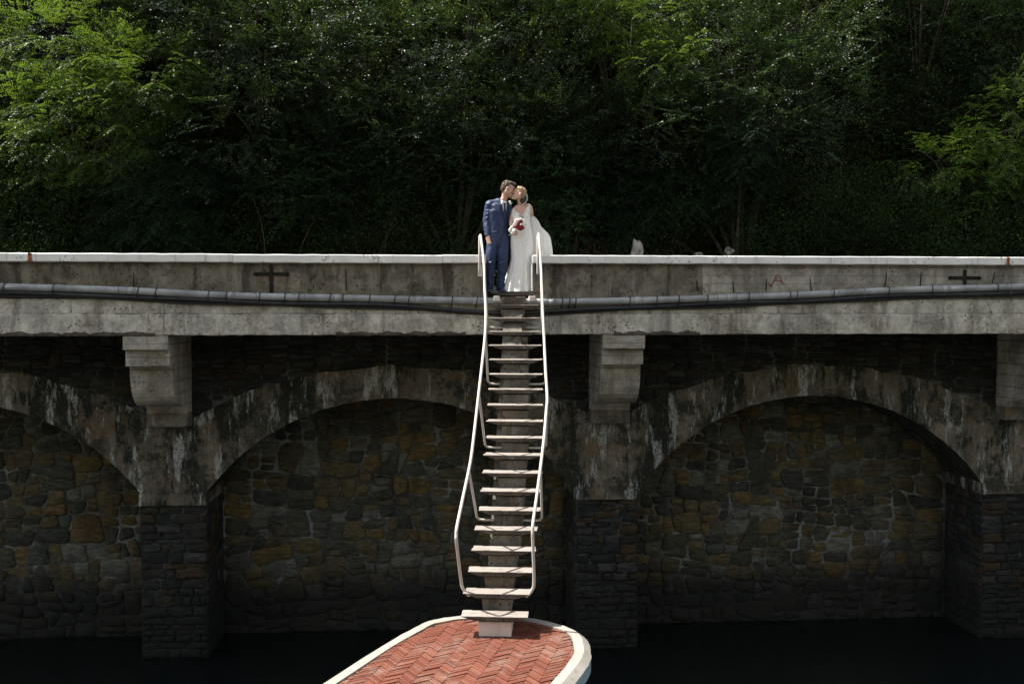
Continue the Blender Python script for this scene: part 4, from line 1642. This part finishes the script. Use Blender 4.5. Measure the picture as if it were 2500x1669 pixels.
def head_parts(c, f, u, s, k=1.0, fem=False):
    """c centre; f forward, u up, s side"""
    c = Vector(c)
    Rm = Matrix((f, s, u)).transposed()

    def P(a, b, d):
        return c + f * (a * k) + s * (b * k) + u * (d * k)

    def E(a, b, d, r):
        return ell(P(a, b, d), tuple(x * k for x in r), rot=Rm)
    jw = .052 if fem else .06
    L = [E(-.012, 0, .03, (.1, .077, .093)), E(.02, 0, -.005, (.073, .068, .085)),
         tube_arrays([P(.02, 0, -.045), P(.052, 0, -.08), P(.07, 0, -.105)], [(jw * k, .06 * k), (jw * .8 * k, .045 * k), (.024 * k, .022 * k)], 12, f),
         E(.073, 0, .035, (.028, .058, .03)),            # brow
         tube_arrays([P(.088, 0, .028), P(.112, 0, -.018)], [.009 * k, .014 * k], 8, f),   # nose
         E(.092, 0, -.022, (.02, .02, .011)),
         E(.086, 0, -.055, (.017, .025, .008)), E(.084, 0, -.07, (.017, .022, .008)),      # lips
         E(.075, 0, -.1, (.02, .022, .016))]
    for sg in (-1, 1):
        L.append(E(.05, .042 * sg, -.022, (.032, .024, .03)))     # cheek
        L.append(E(.068, .033 * sg, .012, (.016, .017, .012)))  # closed eye
        L.append(E(-.012, .079 * sg, -.008, (.018, .008, .029)))  # ear
        L.append(E(-.016, .083 * sg, .004, (.014, .006, .018)))
        L.append(E(-.0, .06 * sg, -.05, (.045, .018, .03)))      # jaw hinge
    return L, P


def hand_parts(wrist, d, nrm, thumb_dir, curl=.35, k=1.0, side_thumb=1):
    """palm plus four unequal bent fingers and a thumb. d: wrist to knuckles, nrm: palm normal (curl side)"""
    w = Vector(wrist)
    d = Vector(d).normalized()
    nr = Vector(nrm)
    nr = (nr - d * nr.dot(d)).normalized()
    sd = d.cross(nr).normalized() * side_thumb
    L = [tube_arrays([w - d * .02 * k, w + d * .03 * k, w + d * .09 * k], [(.026 * k, .02 * k), (.038 * k, .018 * k), (.041 * k, .014 * k)], 10, nr)]
    for q, (off, ln) in enumerate(((-.031, .078), (-.0105, .088), (.0105, .082), (.031, .064))):
        b = w + d * (.085 - abs(off) * .15) * k - sd * off * k * 1.05
        cd = d.copy()
        pts = [b]
        for j_, fr in enumerate((.45, .3, .25)):
            a = curl * (.6 + .5 * j_)
            cd = (cd * math.cos(a) + nr * math.sin(a)).normalized()
            pts.append(pts[-1] + cd * ln * fr * k + sd * (-off) * .04 * j_)
        L.append(tube_arrays(pts, [.0098 * k, .0094 * k, .0088 * k, .0072 * k], 8, nr))
    b = w + d * .03 * k + sd * .03 * k
    t1 = (sd * .75 + d * .6 + nr * .35).normalized()
    t2 = (sd * .25 + d * .9 + nr * .45).normalized()
    L.append(tube_arrays([b - sd * .015 * k, b + t1 * .035 * k, b + t1 * .035 * k + t2 * .032 * k], [.014 * k, .012 * k, .009 * k], 8, nr))
    return L


def drape(name, target, poly_l, poly_r, off, mat, parent, rows=26, cols=8, dirv=(0, 1, 0), th=.003, y0=-3):
    """a strip of cloth lying on the target: edges given as (x, z) lists top to bottom"""
    bvh = BVHTree.FromPolygons([v_.co[:] for v_ in target.data.vertices], [tuple(p.vertices) for p in target.data.polygons])
    dv = Vector(dirv)

    def at(pl, z):
        zs = [p[1] for p in pl][::-1]
        xs = [p[0] for p in pl][::-1]
        return float(np.interp(z, zs, xs))
    zt = max(poly_l[0][1], poly_r[0][1])
    zb = min(poly_l[-1][1], poly_r[-1][1])
    V, F = [], []
    lasty = None
    for r in range(rows + 1):
        tt = r / rows
        zl = poly_l[0][1] + (poly_l[-1][1] - poly_l[0][1]) * tt
        zr = poly_r[0][1] + (poly_r[-1][1] - poly_r[0][1]) * tt
        xl, xr = at(poly_l, zl), at(poly_r, zr)
        for c_ in range(cols + 1):
            s = c_ / cols
            x_, z_ = xl + (xr - xl) * s, zl + (zr - zl) * s
            hit = bvh.ray_cast(Vector((x_, y0, z_)), dv, 8)
            yy = hit[0].y if hit[0] is not None else (lasty if lasty is not None else .2)
            lasty = yy
            edge = 0.0
            V.append((x_, yy - off, z_))
    n1 = len(V)
    V += [(a, b + th + off * .9, c_) for a, b, c_ in V]
    for r in range(rows):
        for c_ in range(cols):
            a = r * (cols + 1) + c_
            F.append((a, a + cols + 1, a + cols + 2, a + 1))
            F.append((n1 + a, n1 + a + 1, n1 + a + cols + 2, n1 + a + cols + 1))
    per = [c_ for c_ in range(cols + 1)] + [r * (cols + 1) + cols for r in range(1, rows + 1)] + [rows * (cols + 1) + c_ for c_ in range(cols - 1, -1, -1)] + [r * (cols + 1) for r in range(rows - 1, 0, -1)]
    for i in range(len(per)):
        a, b = per[i], per[(i + 1) % len(per)]
        F.append((a, b, n1 + b, n1 + a))
    return link(name, pyd(name, V, F), mat, parent, True)


from mathutils import noise as mn


def wrinkle(o, amp, sc, off=0.0, ridged=True):
    """push the cloth in and out in slanting folds"""
    me = o.data
    cos = [v_.co.copy() for v_ in me.vertices]
    nrm = [v_.normal.copy() for v_ in me.vertices]
    for v_, c_, n_ in zip(me.vertices, cos, nrm):
        q = Vector((c_.x * sc[0] + c_.z * sc[0] * .55 + off, c_.y * sc[1] + off, c_.z * sc[2]))
        h = mn.noise(q) + .5 * mn.noise(q * 2.3)
        if ridged:
            h = .5 - abs(h) * 1.6
        v_.co = c_ + n_ * (amp * h)
    me.update()


# ---- groom
groom = thing('person', 'person in navy suit and tie leaning in to kiss at the stair head', 'person')
YG = .27
gf = Vector((.955, -.07, -.30)).normalized()
gs = Vector((0, 1, 0))
gs = (gs - gf * gs.dot(gf)).normalized()
gu = gf.cross(gs).normalized()
if gu.z < 0:
    gu = -gu
ghc = Vector((-.080, YG - .02, 1.712))
HP, GP = head_parts(ghc, gf, gu, gs, 1.06)
body = list(HP)
body.append(tube_arrays([GP(-.03, 0, -.03), (-.135, YG, 1.58), (-.175, YG + .01, 1.50), (-.21, YG + .02, 1.42)], [(.056, .058), (.056, .058), (.06, .062), (.09, .08)], 14))
tors = [(-.245, YG + .02, .88), (-.25, YG + .02, 1.05), (-.245, YG + .02, 1.2), (-.24, YG + .02, 1.38), (-.22, YG + .02, 1.45)]
body.append(tube_arrays(tors, [(.12, .08), (.105, .075), (.115, .08), (.125, .08), (.09, .06)], 16))
# limbs
GR = [(-.395, YG - .01, 1.455), (-.437, YG - .005, 1.19), (-.424, YG - .07, .965)]
GL = [(-.07, YG + .05, 1.44), (-.03, YG + .13, 1.2), (.13, YG + .2, 1.1)]
body.append(tube_arrays([(-.25, YG + .02, 1.43)] + GR, [.06, .05, .04, .028], 10))
body.append(tube_arrays([(-.2, YG + .03, 1.43)] + GL, [.06, .05, .04, .028], 10))
GLEG1 = [(-.325, YG, .88), (-.378, YG - .015, .47), (-.395, YG - .005, .08)]
GLEG2 = [(-.165, YG + .02, .88), (-.172, YG - .03, .47), (-.212, YG - .03, .08)]
for lg in (GLEG1, GLEG2):
    body.append(tube_arrays(lg, [.075, .05, .036], 12))
body += hand_parts((-.422, YG - .08, .955), (.12, -.06, -1), (.55, .5, .1), None, .22, 1.08, -1)
body += hand_parts((.14, YG + .2, 1.09), (.9, -.1, -.2), (0, -1, 0), None, .3, 1.0, 1)
gb = fuse('body', body, .0056, 5, M['skin'], groom)

# jacket
jk = []
for (x, z, a, b, rot) in ():
    pass
ref = Vector((.30, -.95, 0)).normalized()
jk.append(tube_arrays([(-.262, YG + .02, .835), (-.258, YG + .02, .95), (-.256, YG + .02, 1.10), (-.255, YG + .02, 1.22), (-.250, YG + .02, 1.34), (-.237, YG + .02, 1.43), (-.22, YG + .02, 1.485)],
                      [(.19, .135), (.18, .13), (.165, .118), (.165, .12), (.18, .128), (.165, .105), (.10, .075)], 24, ref))
jk.append(tube_arrays([(-.375, YG + .0, 1.468), (-.23, YG + .02, 1.50), (-.085, YG + .05, 1.452)], [.066, .07, .06], 14))
jk.append(tube_arrays([(-.385, YG - .0, 1.455), (-.418, YG + .005, 1.32), (-.437, YG - .0, 1.19), (-.434, YG - .04, 1.08), (-.425, YG - .075, .965)], [.078, .068, .062, .055, .050], 14))
jk.append(tube_arrays([(-.09, YG + .04, 1.44), (-.055, YG + .06, 1.32), (-.03, YG + .12, 1.19), (.04, YG + .17, 1.13), (.12, YG + .2, 1.1)], [.075, .066, .058, .05, .045], 14))
# creases on the sleeve
for zz, sx in ((1.36, -.02), (1.30, .012), (1.23, -.015), (1.15, .01), (1.06, -.01)):
    xx = float(np.interp(zz, [.965, 1.08, 1.19, 1.32, 1.455], [-.425, -.434, -.437, -.418, -.385]))
    jk.append(tube_arrays([(xx - .05, YG - .035, zz - .03), (xx, YG - .066, zz), (xx + .05, YG - .045, zz + .045)], [.010, .016, .010], 8))
jacket = fuse('jacket', jk, .0075, 4, M['suit'], groom)
wrinkle(jacket, .0075, (7, 6, 9))
# trousers
trs = [tube_arrays([(-.25, YG + .02, 1.02), (-.25, YG + .02, .93), (-.25, YG + .02, .86)], [(.155, .11), (.17, .12), (.165, .118)], 20, ref)]
for lg, rr in ((GLEG1, (.104, .098, .082, .072, .068)), (GLEG2, (.104, .097, .081, .070, .066))):
    a, b, c_ = [Vector(p) for p in lg]
    trs.append(tube_arrays([a, a.lerp(b, .5), b, b.lerp(c_, .5), c_ + Vector((0, 0, -.01))], rr, 16))
for lg in (GLEG1, GLEG2):
    b, c_ = Vector(lg[1]), Vector(lg[2])
    for q in range(3):
        p = c_ + Vector((0, 0, .05 + .055 * q))
        trs.append(tube_arrays([p + Vector((-.06, -.02, .015)), p + Vector((0, -.068, -.005)), p + Vector((.06, -.02, .02))], [.010, .013, .010], 8))
    p = b + Vector((0, -.02, .02))
    trs.append(tube_arrays([p + Vector((-.07, -.03, -.03)), p + Vector((0, -.075, 0)), p + Vector((.07, -.03, .03))], [.010, .012, .010], 8))
wrinkle(fuse('trousers', trs, .0075, 4, M['suit'], groom), .008, (8, 6, 7), 3.3)
# shoes
for (fx, fy, dx, nm) in ((-.395, YG, -.02, 'shoe'), (-.213, YG - .03, .05, 'shoe')):
    fuse('shoe', [tube_arrays([(fx, fy + .06, .045), (fx, fy, .05), (fx + dx * .6, fy - .1, .04), (fx + dx, fy - .19, .03)], [(.038, .042), (.042, .048), (.047, .036), (.034, .024)], 12, (0, 0, 1)),
                  tube_arrays([(fx, fy + .05, .012), (fx + dx, fy - .2, .012)], [(.042, .012), (.045, .012)], 10, (0, 0, 1))], .006, 2, M['shoe'], groom)
# shirt collar, shirt front, tie, lapels
cn = Vector((-.172, YG + .005, 1.505))
V, F = [], []
for i in range(29):
    a = -math.pi / 2 + .12 + (2 * math.pi - .24) * i / 28
    for q, (rr, dz) in enumerate(((.064, -.03), (.0605, .022), (.066, .018), (.078, -.034))):
        V.append((cn.x + rr * math.cos(a) + dz * .55, cn.y + rr * 1.02 * math.sin(a), cn.z + dz - .018 * math.sin(a) * -1 * (1 if q != 1 else .8) + .012 * (-math.cos(a))))
    if i:
        b0 = i * 4
        for k in range(3):
            F.append((b0 - 4 + k, b0 - 3 + k, b0 + 1 + k, b0 + k))
link('shirt_collar', pyd('shirt_collar', V, F), M['shirt'], groom, True)
drape('shirt_front', jacket, [(-.205, 1.485), (-.175, 1.36), (-.137, 1.20)], [(-.10, 1.485), (-.11, 1.36), (-.131, 1.20)], .004, M['shirt'], groom)
drape('tie', jacket, [(-.163, 1.478), (-.150, 1.45), (-.160, 1.34), (-.142, 1.20)], [(-.118, 1.478), (-.127, 1.45), (-.112, 1.34), (-.128, 1.20)], .010, M['tie'], groom)
link('tie_knot', merge('tie_knot', [ell((-.141, .175, 1.462), (.02, .016, .024), 10)]), M['tie'], groom, True)
drape('lapel', jacket, [(-.225, 1.505), (-.235, 1.40), (-.205, 1.33), (-.139, 1.18)], [(-.195, 1.505), (-.172, 1.40), (-.160, 1.33), (-.136, 1.18)], .009, M['suit_dark'], groom)
drape('lapel', jacket, [(-.105, 1.475), (-.105, 1.38), (-.12, 1.30), (-.136, 1.18)], [(-.075, 1.475), (-.055, 1.38), (-.075, 1.31), (-.132, 1.18)], .009, M['suit_dark'], groom)
drape('jacket_opening', jacket, [(-.137, 1.18), (-.145, 1.05), (-.20, .90), (-.245, .85)], [(-.132, 1.18), (-.139, 1.05), (-.193, .90), (-.236, .85)], .005, M['tie'], groom, rows=20, cols=2)
drape('pocket_flap', jacket, [(-.345, 1.0), (-.345, .965)], [(-.235, 1.015), (-.235, .98)], .005, M['suit_dark'], groom, rows=3, cols=6)
for zz in (1.165, 1.07):
    drape('button', jacket, [(-.149, zz + .008), (-.149, zz - .008)], [(-.133, zz + .008), (-.133, zz - .008)], .008, M['tie'], groom, rows=2, cols=2)
# cuffs
for w0, w1, r in (((-.4245, YG - .073, .975), (-.422, YG - .08, .945), .042),):
    link('shirt_cuff', tube_mesh('shirt_cuff', [w0, w1], r, 14), M['shirt'], groom, True)
# hair: cap over the cranium with a short quiff
hp = []
Rg = Matrix((gf, gs, gu)).transposed()
for (a, b, d, r) in ((-.03, 0, .045, (.095, .079, .092)), (.012, 0, .092, (.082, .066, .044)), (.058, 0, .108, (.044, .052, .026)), (-.07, 0, .0, (.052, .066, .075)), (.085, -.012, .112, (.022, .03, .015))):
    hp.append(ell(GP(a, b, d), tuple(x * 1.06 for x in r), rot=Rg))
for q in range(110):
    a, b = random.uniform(-.1, .09), random.uniform(-.06, .06)
    p = GP(a, b, .128 - abs(a) * .25 - abs(b) * .35)
    hp.append(tube_arrays([p, p + gf * random.uniform(.004, .026) + gu * random.uniform(.005, .016)], [.008, .004], 6))
fuse('hair', hp, .0055, 2, M['hair_m'], groom)
# brows
for sg in (-1, 1):
    link('eyebrow', tube_mesh('eyebrow', [GP(.096, .015 * sg, .036), GP(.098, .035 * sg, .042), GP(.082, .056 * sg, .036)], [(.004, .006)] * 3, 6), M['brow'], groom, True)
st = []
for sg in (-1, 1):
    st.append(tube_arrays([GP(.0, .069 * sg, -.03), GP(.03, .06 * sg, -.075), GP(.062, .034 * sg, -.102), GP(.085, 0, -.106)], [(.02, .007), (.024, .012), (.02, .013), (.016, .012)], 8))
fuse('beard_stubble', st, .005, 2, plain('stubble', (0.42, 0.255, 0.19), .7, .3, 60, .1), groom)
# boutonniere on the lapel
bt = Vector((-.052, .12, 1.475))
bo = fuse('boutonniere', [ell(bt + Vector((random.uniform(-.018, .018), random.uniform(-.012, .012), random.uniform(-.018, .018))), (.017, .012, .014)) for _ in range(7)], .004, 1, M['white_rose'], groom)
link('leaf', merge('leaf', [ell(bt + Vector((dx, .006, dz)), (.007, .003, .018)) for dx, dz in ((.012, -.03), (-.008, -.034), (.03, -.008))]), M['stem_leaf'], bo, True)

# ---- bride
bride = thing('person', 'person in white lace gown with long tulle train, face lifted to kiss', 'person')
YR = .30
bf_ = Vector((-.92, -.05, .38)).normalized()
bs_ = Vector((0, 1, 0))
bs_ = (bs_ - bf_ * bs_.dot(bf_)).normalized()
bu_ = bf_.cross(bs_).normalized()
if bu_.z < 0:
    bu_ = -bu_
bhc = Vector((.101, YG - .032, 1.634))
HP2, BP = head_parts(bhc, bf_, bu_, bs_, 1.0, True)
bd = list(HP2)
bd.append(tube_arrays([BP(-.03, 0, -.03), (.118, YR - .02, 1.53), (.135, YR, 1.46), (.145, YR + .01, 1.38)], [(.047, .05), (.045, .047), (.05, .052), (.08, .06)], 14))
bd.append(tube_arrays([(.04, YR - .01, 1.378), (.14, YR, 1.415), (.27, YR + .01, 1.432)], [.048, .052, .05], 12))
bd.append(tube_arrays([(.145, YR, 1.40), (.148, YR - .005, 1.28), (.152, YR, 1.15), (.155, YR, 1.0), (.15, YR, .85)], [(.135, .075), (.135, .09), (.11, .08), (.15, .1), (.15, .1)], 18))
for bx in (.075, .215):
    bd.append(ell((bx, YR - .065, 1.275), (.058, .05, .055)))
BR = [(.012, YR - .01, 1.365), (-.035, YR - .04, 1.16), (-.03, YR - .20, 1.03)]
bd.append(tube_arrays([(.06, YR, 1.375)] + BR, [.045, .041, .033, .024], 12))
BL = [(.295, YR + .01, 1.42), (.338, YR + .08, 1.20), (.34, YR + .19, .99)]
bd.append(tube_arrays([(.24, YR + .01, 1.42)] + BL, [.046, .042, .033, .024], 12))
for lx, ly in ((.09, YR), (.21, YR)):
    bd.append(tube_arrays([(lx, ly, .88), (lx, ly - .01, .47), (lx, ly, .05), (lx, ly - .1, .03)], [.078, .05, .034, .03], 12))
bd += hand_parts((-.03, YR - .205, 1.025), (.5, -.35, -.45), (.2, .9, .25), None, .85, .92, -1)
bd += hand_parts((.34, YR + .2, .98), (.1, .05, -1), (-.6, -.4, 0), None, .7, .92, 1)
bb = fuse('body', bd, .0056, 5, M['skin_f'], bride)
# gown
zl = [1.285, 1.24, 1.186, 1.10, 1.03, .952, .88, .78, .69, .56, .405, .30, .223, .10, .012]
xl_ = [-.010, -.014, -.012, -.018, -.022, -.032, -.040, -.038, -.032, -.026, -.060, -.088, -.112, -.140, -.160]
xr_ = [.297, .300, .300, .305, .318, .335, .345, .345, .336, .325, .325, .33, .338, .35, .362]
V, F = [], []
NS, NRW = 88, 46
for j in range(NRW + 1):
    tt = j / NRW
    z_ = 1.285 + (0.012 - 1.285) * tt
    a = float(np.interp(-z_, [-v_ for v_ in zl], xl_))
    b = float(np.interp(-z_, [-v_ for v_ in zl], xr_))
    dep = float(np.interp(z_, [0, .3, .6, .9, 1.05, 1.2, 1.285], [.25, .2, .155, .15, .128, .125, .118]))
    fold = float(np.interp(z_, [0, .3, .55, .7, 1.3], [.022, .014, .006, .001, 0.0]))
    for k in range(NS):
        ph = 2 * math.pi * k / NS
        c_, s_ = math.cos(ph), math.sin(ph)
        cx_, w_ = (a + b) / 2, (b - a) / 2
        fo = fold * (math.sin(ph * 11 + 1.2) + .6 * math.sin(ph * 17 + 2.2 + z_ * 2))
        zz = z_
        if j == 0:
            front = max(0, -s_)
            zz += .03 * abs(c_) ** 1.5 - .055 * front ** 6 + .01 * math.sin(ph * 13)
        elif j == 1:
            front = max(0, -s_)
            zz += .018 * abs(c_) ** 1.5 - .045 * front ** 6
        V.append((cx_ + (w_ + fo) * c_, YR + (dep + fo) * s_ - .01, zz))
    if j:
        b0 = j * NS
        for k in range(NS):
            F.append((b0 - NS + k, b0 + k, b0 + (k + 1) % NS, b0 - NS + (k + 1) % NS))
gown = link('gown', pyd('gown', V, F), M['lace'], bride, True)
wrinkle(gown, .007, (5, 5, 3.5), 1.7, False)
# lace straps over the shoulders, ragged inner edges
for L_, R_ in (([(.258, 1.475), (.238, 1.40), (.215, 1.33), (.16, 1.25)], [(.285, 1.475), (.292, 1.40), (.298, 1.33), (.30, 1.25)]),
               ([(-.002, 1.40), (-.006, 1.36), (-.010, 1.31), (-.012, 1.25)], [(.028, 1.40), (.035, 1.36), (.065, 1.31), (.12, 1.25)])):
    o = drape('lace_strap', bb, L_, R_, .006, M['lace'], bride, 30, 8)
    for v_ in o.data.vertices:
        pass
pet = []
for q in range(26):
    s = random.random()
    x_, z_ = (.245 - .095 * s, 1.42 - .17 * s) if q % 2 else (.05 + .09 * s, 1.33 - .08 * s)
    bvh_p = Vector((x_, -1, z_))
    pet.append((x_, z_))
bvh = BVHTree.FromPolygons([v_.co[:] for v_ in bb.data.vertices], [tuple(p.vertices) for p in bb.data.polygons])
pp = []
for x_, z_ in pet:
    h = bvh.ray_cast(Vector((x_, -1, z_)), Vector((0, 1, 0)), 3)
    if h[0] is not None:
        a = random.uniform(0, 6.28)
        pp.append(ell(h[0] + Vector((0, -.004, 0)), (.017, .004, .008), 8, Matrix.Rotation(a, 3, 'Y')))
link('lace_applique', merge('lace_applique', pp), M['lace'], bride, True)
# tulle train falling from her left arm behind the coping
tz = [1.275, 1.24, 1.20, 1.15, 1.11, 1.07, 1.0, .93, .85, .76, .61, .4, .2, .02]
tr_ = [.355, .395, .432, .462, .476, .525, .60, .645, .668, .684, .70, .73, .78, .84]
tl_ = [.30, .30, .295, .295, .295, .29, .29, .29, .28, .27, .26, .25, .25, .24]
V, F = [], []
NS, NRW = 72, 44
for j in range(NRW + 1):
    z_ = 1.275 - 1.255 * j / NRW
    a = float(np.interp(-z_, [-v_ for v_ in tz], tl_))
    b = float(np.interp(-z_, [-v_ for v_ in tz], tr_))
    dep = float(np.interp(z_, [0, .6, 1.0, 1.2, 1.275], [.32, .24, .15, .085, .06]))
    yc = float(np.interp(z_, [0, .6, 1.0, 1.275], [.62, .50, .38, .33]))
    fo_a = float(np.interp(z_, [0, .8, 1.1, 1.275], [.034, .018, .008, .003]))
    for k in range(NS):
        ph = 2 * math.pi * k / NS
        fo = fo_a * (math.sin(ph * 9 + .6) + .7 * math.sin(ph * 16 + z_ * 3))
        V.append(((a + b) / 2 + ((b - a) / 2 + fo * .5) * math.cos(ph), yc + (dep + fo) * math.sin(ph), z_))
    if j:
        b0 = j * NS
        for k in range(NS):
            F.append((b0 - NS + k, b0 + k, b0 + (k + 1) % NS, b0 - NS + (k + 1) % NS))
F.append(tuple(range(NS - 1, -1, -1)))
wrinkle(link('train', pyd('train', V, F), M['tulle'], bride, True), .02, (4.5, 4, 2.2), 5.2, False)
# hair swept back into a bun with a white veil comb
Rb = Matrix((bf_, bs_, bu_)).transposed()
hp = [ell(BP(a, b, d), r, rot=Rb) for (a, b, d, r) in ((-.03, 0, .042, (.090, .081, .091)), (.018, 0, .078, (.07, .07, .052)), (-.06, 0, .0, (.055, .07, .07)))]
for q in range(14):
    b = -.075 + .15 * q / 13
    kk = math.sqrt(max(0, 1 - (b / .08) ** 2))
    hp.append(tube_arrays([BP(.06, b * .85, .05 + .055 * kk), BP(.0, b, .06 + .07 * kk), BP(-.07, b * .9, .02 + .07 * kk), BP(-.11, b * .4, -.0)], [.006, .008, .008, .006], 6))
fuse('hair', hp, .005, 1, M['hair_f'], bride)
fuse('hair_bun', [ell(BP(-.10, -.012, -.055), (.042, .05, .058), rot=Rb), ell(BP(-.085, -.02, -.085), (.036, .04, .04), rot=Rb), ell(BP(-.105, -.01, -.02), (.036, .045, .035), rot=Rb)], .005, 1, M['bun'], bride)
fuse('veil', [tube_arrays([BP(-.115, -.02, .04), BP(-.155, -.01, -.02), BP(-.158, -.01, -.08), BP(-.13, -.01, -.135)], [(.012, .04), (.010, .05), (.010, .05), (.010, .035)], 10, bs_)], .005, 1, M['tulle'], bride)
for sg in (-1, 1):
    link('eyebrow', tube_mesh('eyebrow', [BP(.09, .014 * sg, .036), BP(.092, .033 * sg, .041), BP(.078, .053 * sg, .034)], [(.003, .005)] * 3, 6), M['brow'], bride, True)
link('lips', merge('lips', [ell(BP(.0885, 0, -.056), (.016, .023, .006), rot=Rb), ell(BP(.0865, 0, -.069), (.016, .02, .006), rot=Rb)]), M['lip'], bride, True)

# ---- bouquet held in her right hand
bq = thing('bouquet', 'round bouquet of dark red and white roses held in front of the gown', 'bouquet')
BC = Vector((.088, .06, 1.10))


def rose(c, r, mat, seed):
    rr = random.Random(seed)
    parts = [ell(c, (r * .62, r * .6, r * .6), 8)]
    for q in range(7):
        a = q * 2.4
        d = Vector((math.cos(a), -.35, math.sin(a)))
        parts.append(ell(Vector(c) + d * r * .55, (r * .5, r * .3, r * .45), 8, Matrix.Rotation(-a, 3, 'Y')))
    return link('rose', merge('rose', parts), mat, bq, True)


reds = [(-.022, .012), (.030, .062), (.012, -.03), (-.048, -.03), (.042, -.028), (.0, .045), (-.015, -.055), (.02, -.065), (-.07, -.04), (.058, -.045)]
for q, (dx, dz) in enumerate(reds):
    rose(BC + Vector((dx, -.055 + .5 * (abs(dx) + abs(dz)) * .5, dz)), .03, M['red_rose'], q)
whites = [(.045, .005), (.072, .03), (-.07, .03), (-.055, .065), (.068, .07), (.0, .085), (.08, -.01), (-.085, -.0), (-.03, .085), (.035, .095)]
for q, (dx, dz) in enumerate(whites):
    rose(BC + Vector((dx, -.03 + .3 * (abs(dx) + abs(dz)), dz)), .024 if q else .03, M['white_rose'], 50 + q)
for q in range(26):
    a = random.uniform(0, 6.28)
    r = random.uniform(.07, .115)
    p = BC + Vector((math.cos(a) * r, .0 + random.uniform(-.02, .03), math.sin(a) * r * .95))
    link('leaf', merge('leaf', [ell(p, (.017, .003, .007), 6, Matrix.Rotation(-a + random.uniform(-.5, .5), 3, 'Y'))]), M['stem_leaf'] if q % 3 == 0 else M['white_rose'], bq, True)
HG = Vector((-.005, .025, 1.0))
link('stem_wrap', tube_mesh('stem_wrap', [BC + Vector((-.03, .0, -.02)), HG, HG + (HG - BC).normalized() * .05], [.034, .021, .019], 12, caps=True), M['ribbon'], bq, True)
link('stems', merge('stems', [tube_arrays([HG + (HG - BC).normalized() * .04 + Vector((random.uniform(-.012, .012), random.uniform(-.01, .01), 0)), HG + (HG - BC).normalized() * .10 + Vector((random.uniform(-.02, .02), random.uniform(-.01, .01), 0))], [.004, .004], 6) for _ in range(9)]), M['stem_leaf'], bq)
bvs = [tube_arrays(spline([(-.045, .02, 1.04), (-.062, .01, 1.02), (-.035, .005, 1.055), (-.02, .0, 1.065)], 4), [(.022, .004)] * 13, 8, (0, 1, 0)),
       tube_arrays(spline([(-.06, .02, 1.045), (-.075, .012, 1.01), (-.06, .01, .985)], 4), [(.016, .003)] * 9, 8, (0, 1, 0))]
link('ribbon_bow', merge('ribbon_bow', bvs), M['ribbon'], bq, True)

print('leaves', NLEAF, 'objects', len(bpy.data.objects))
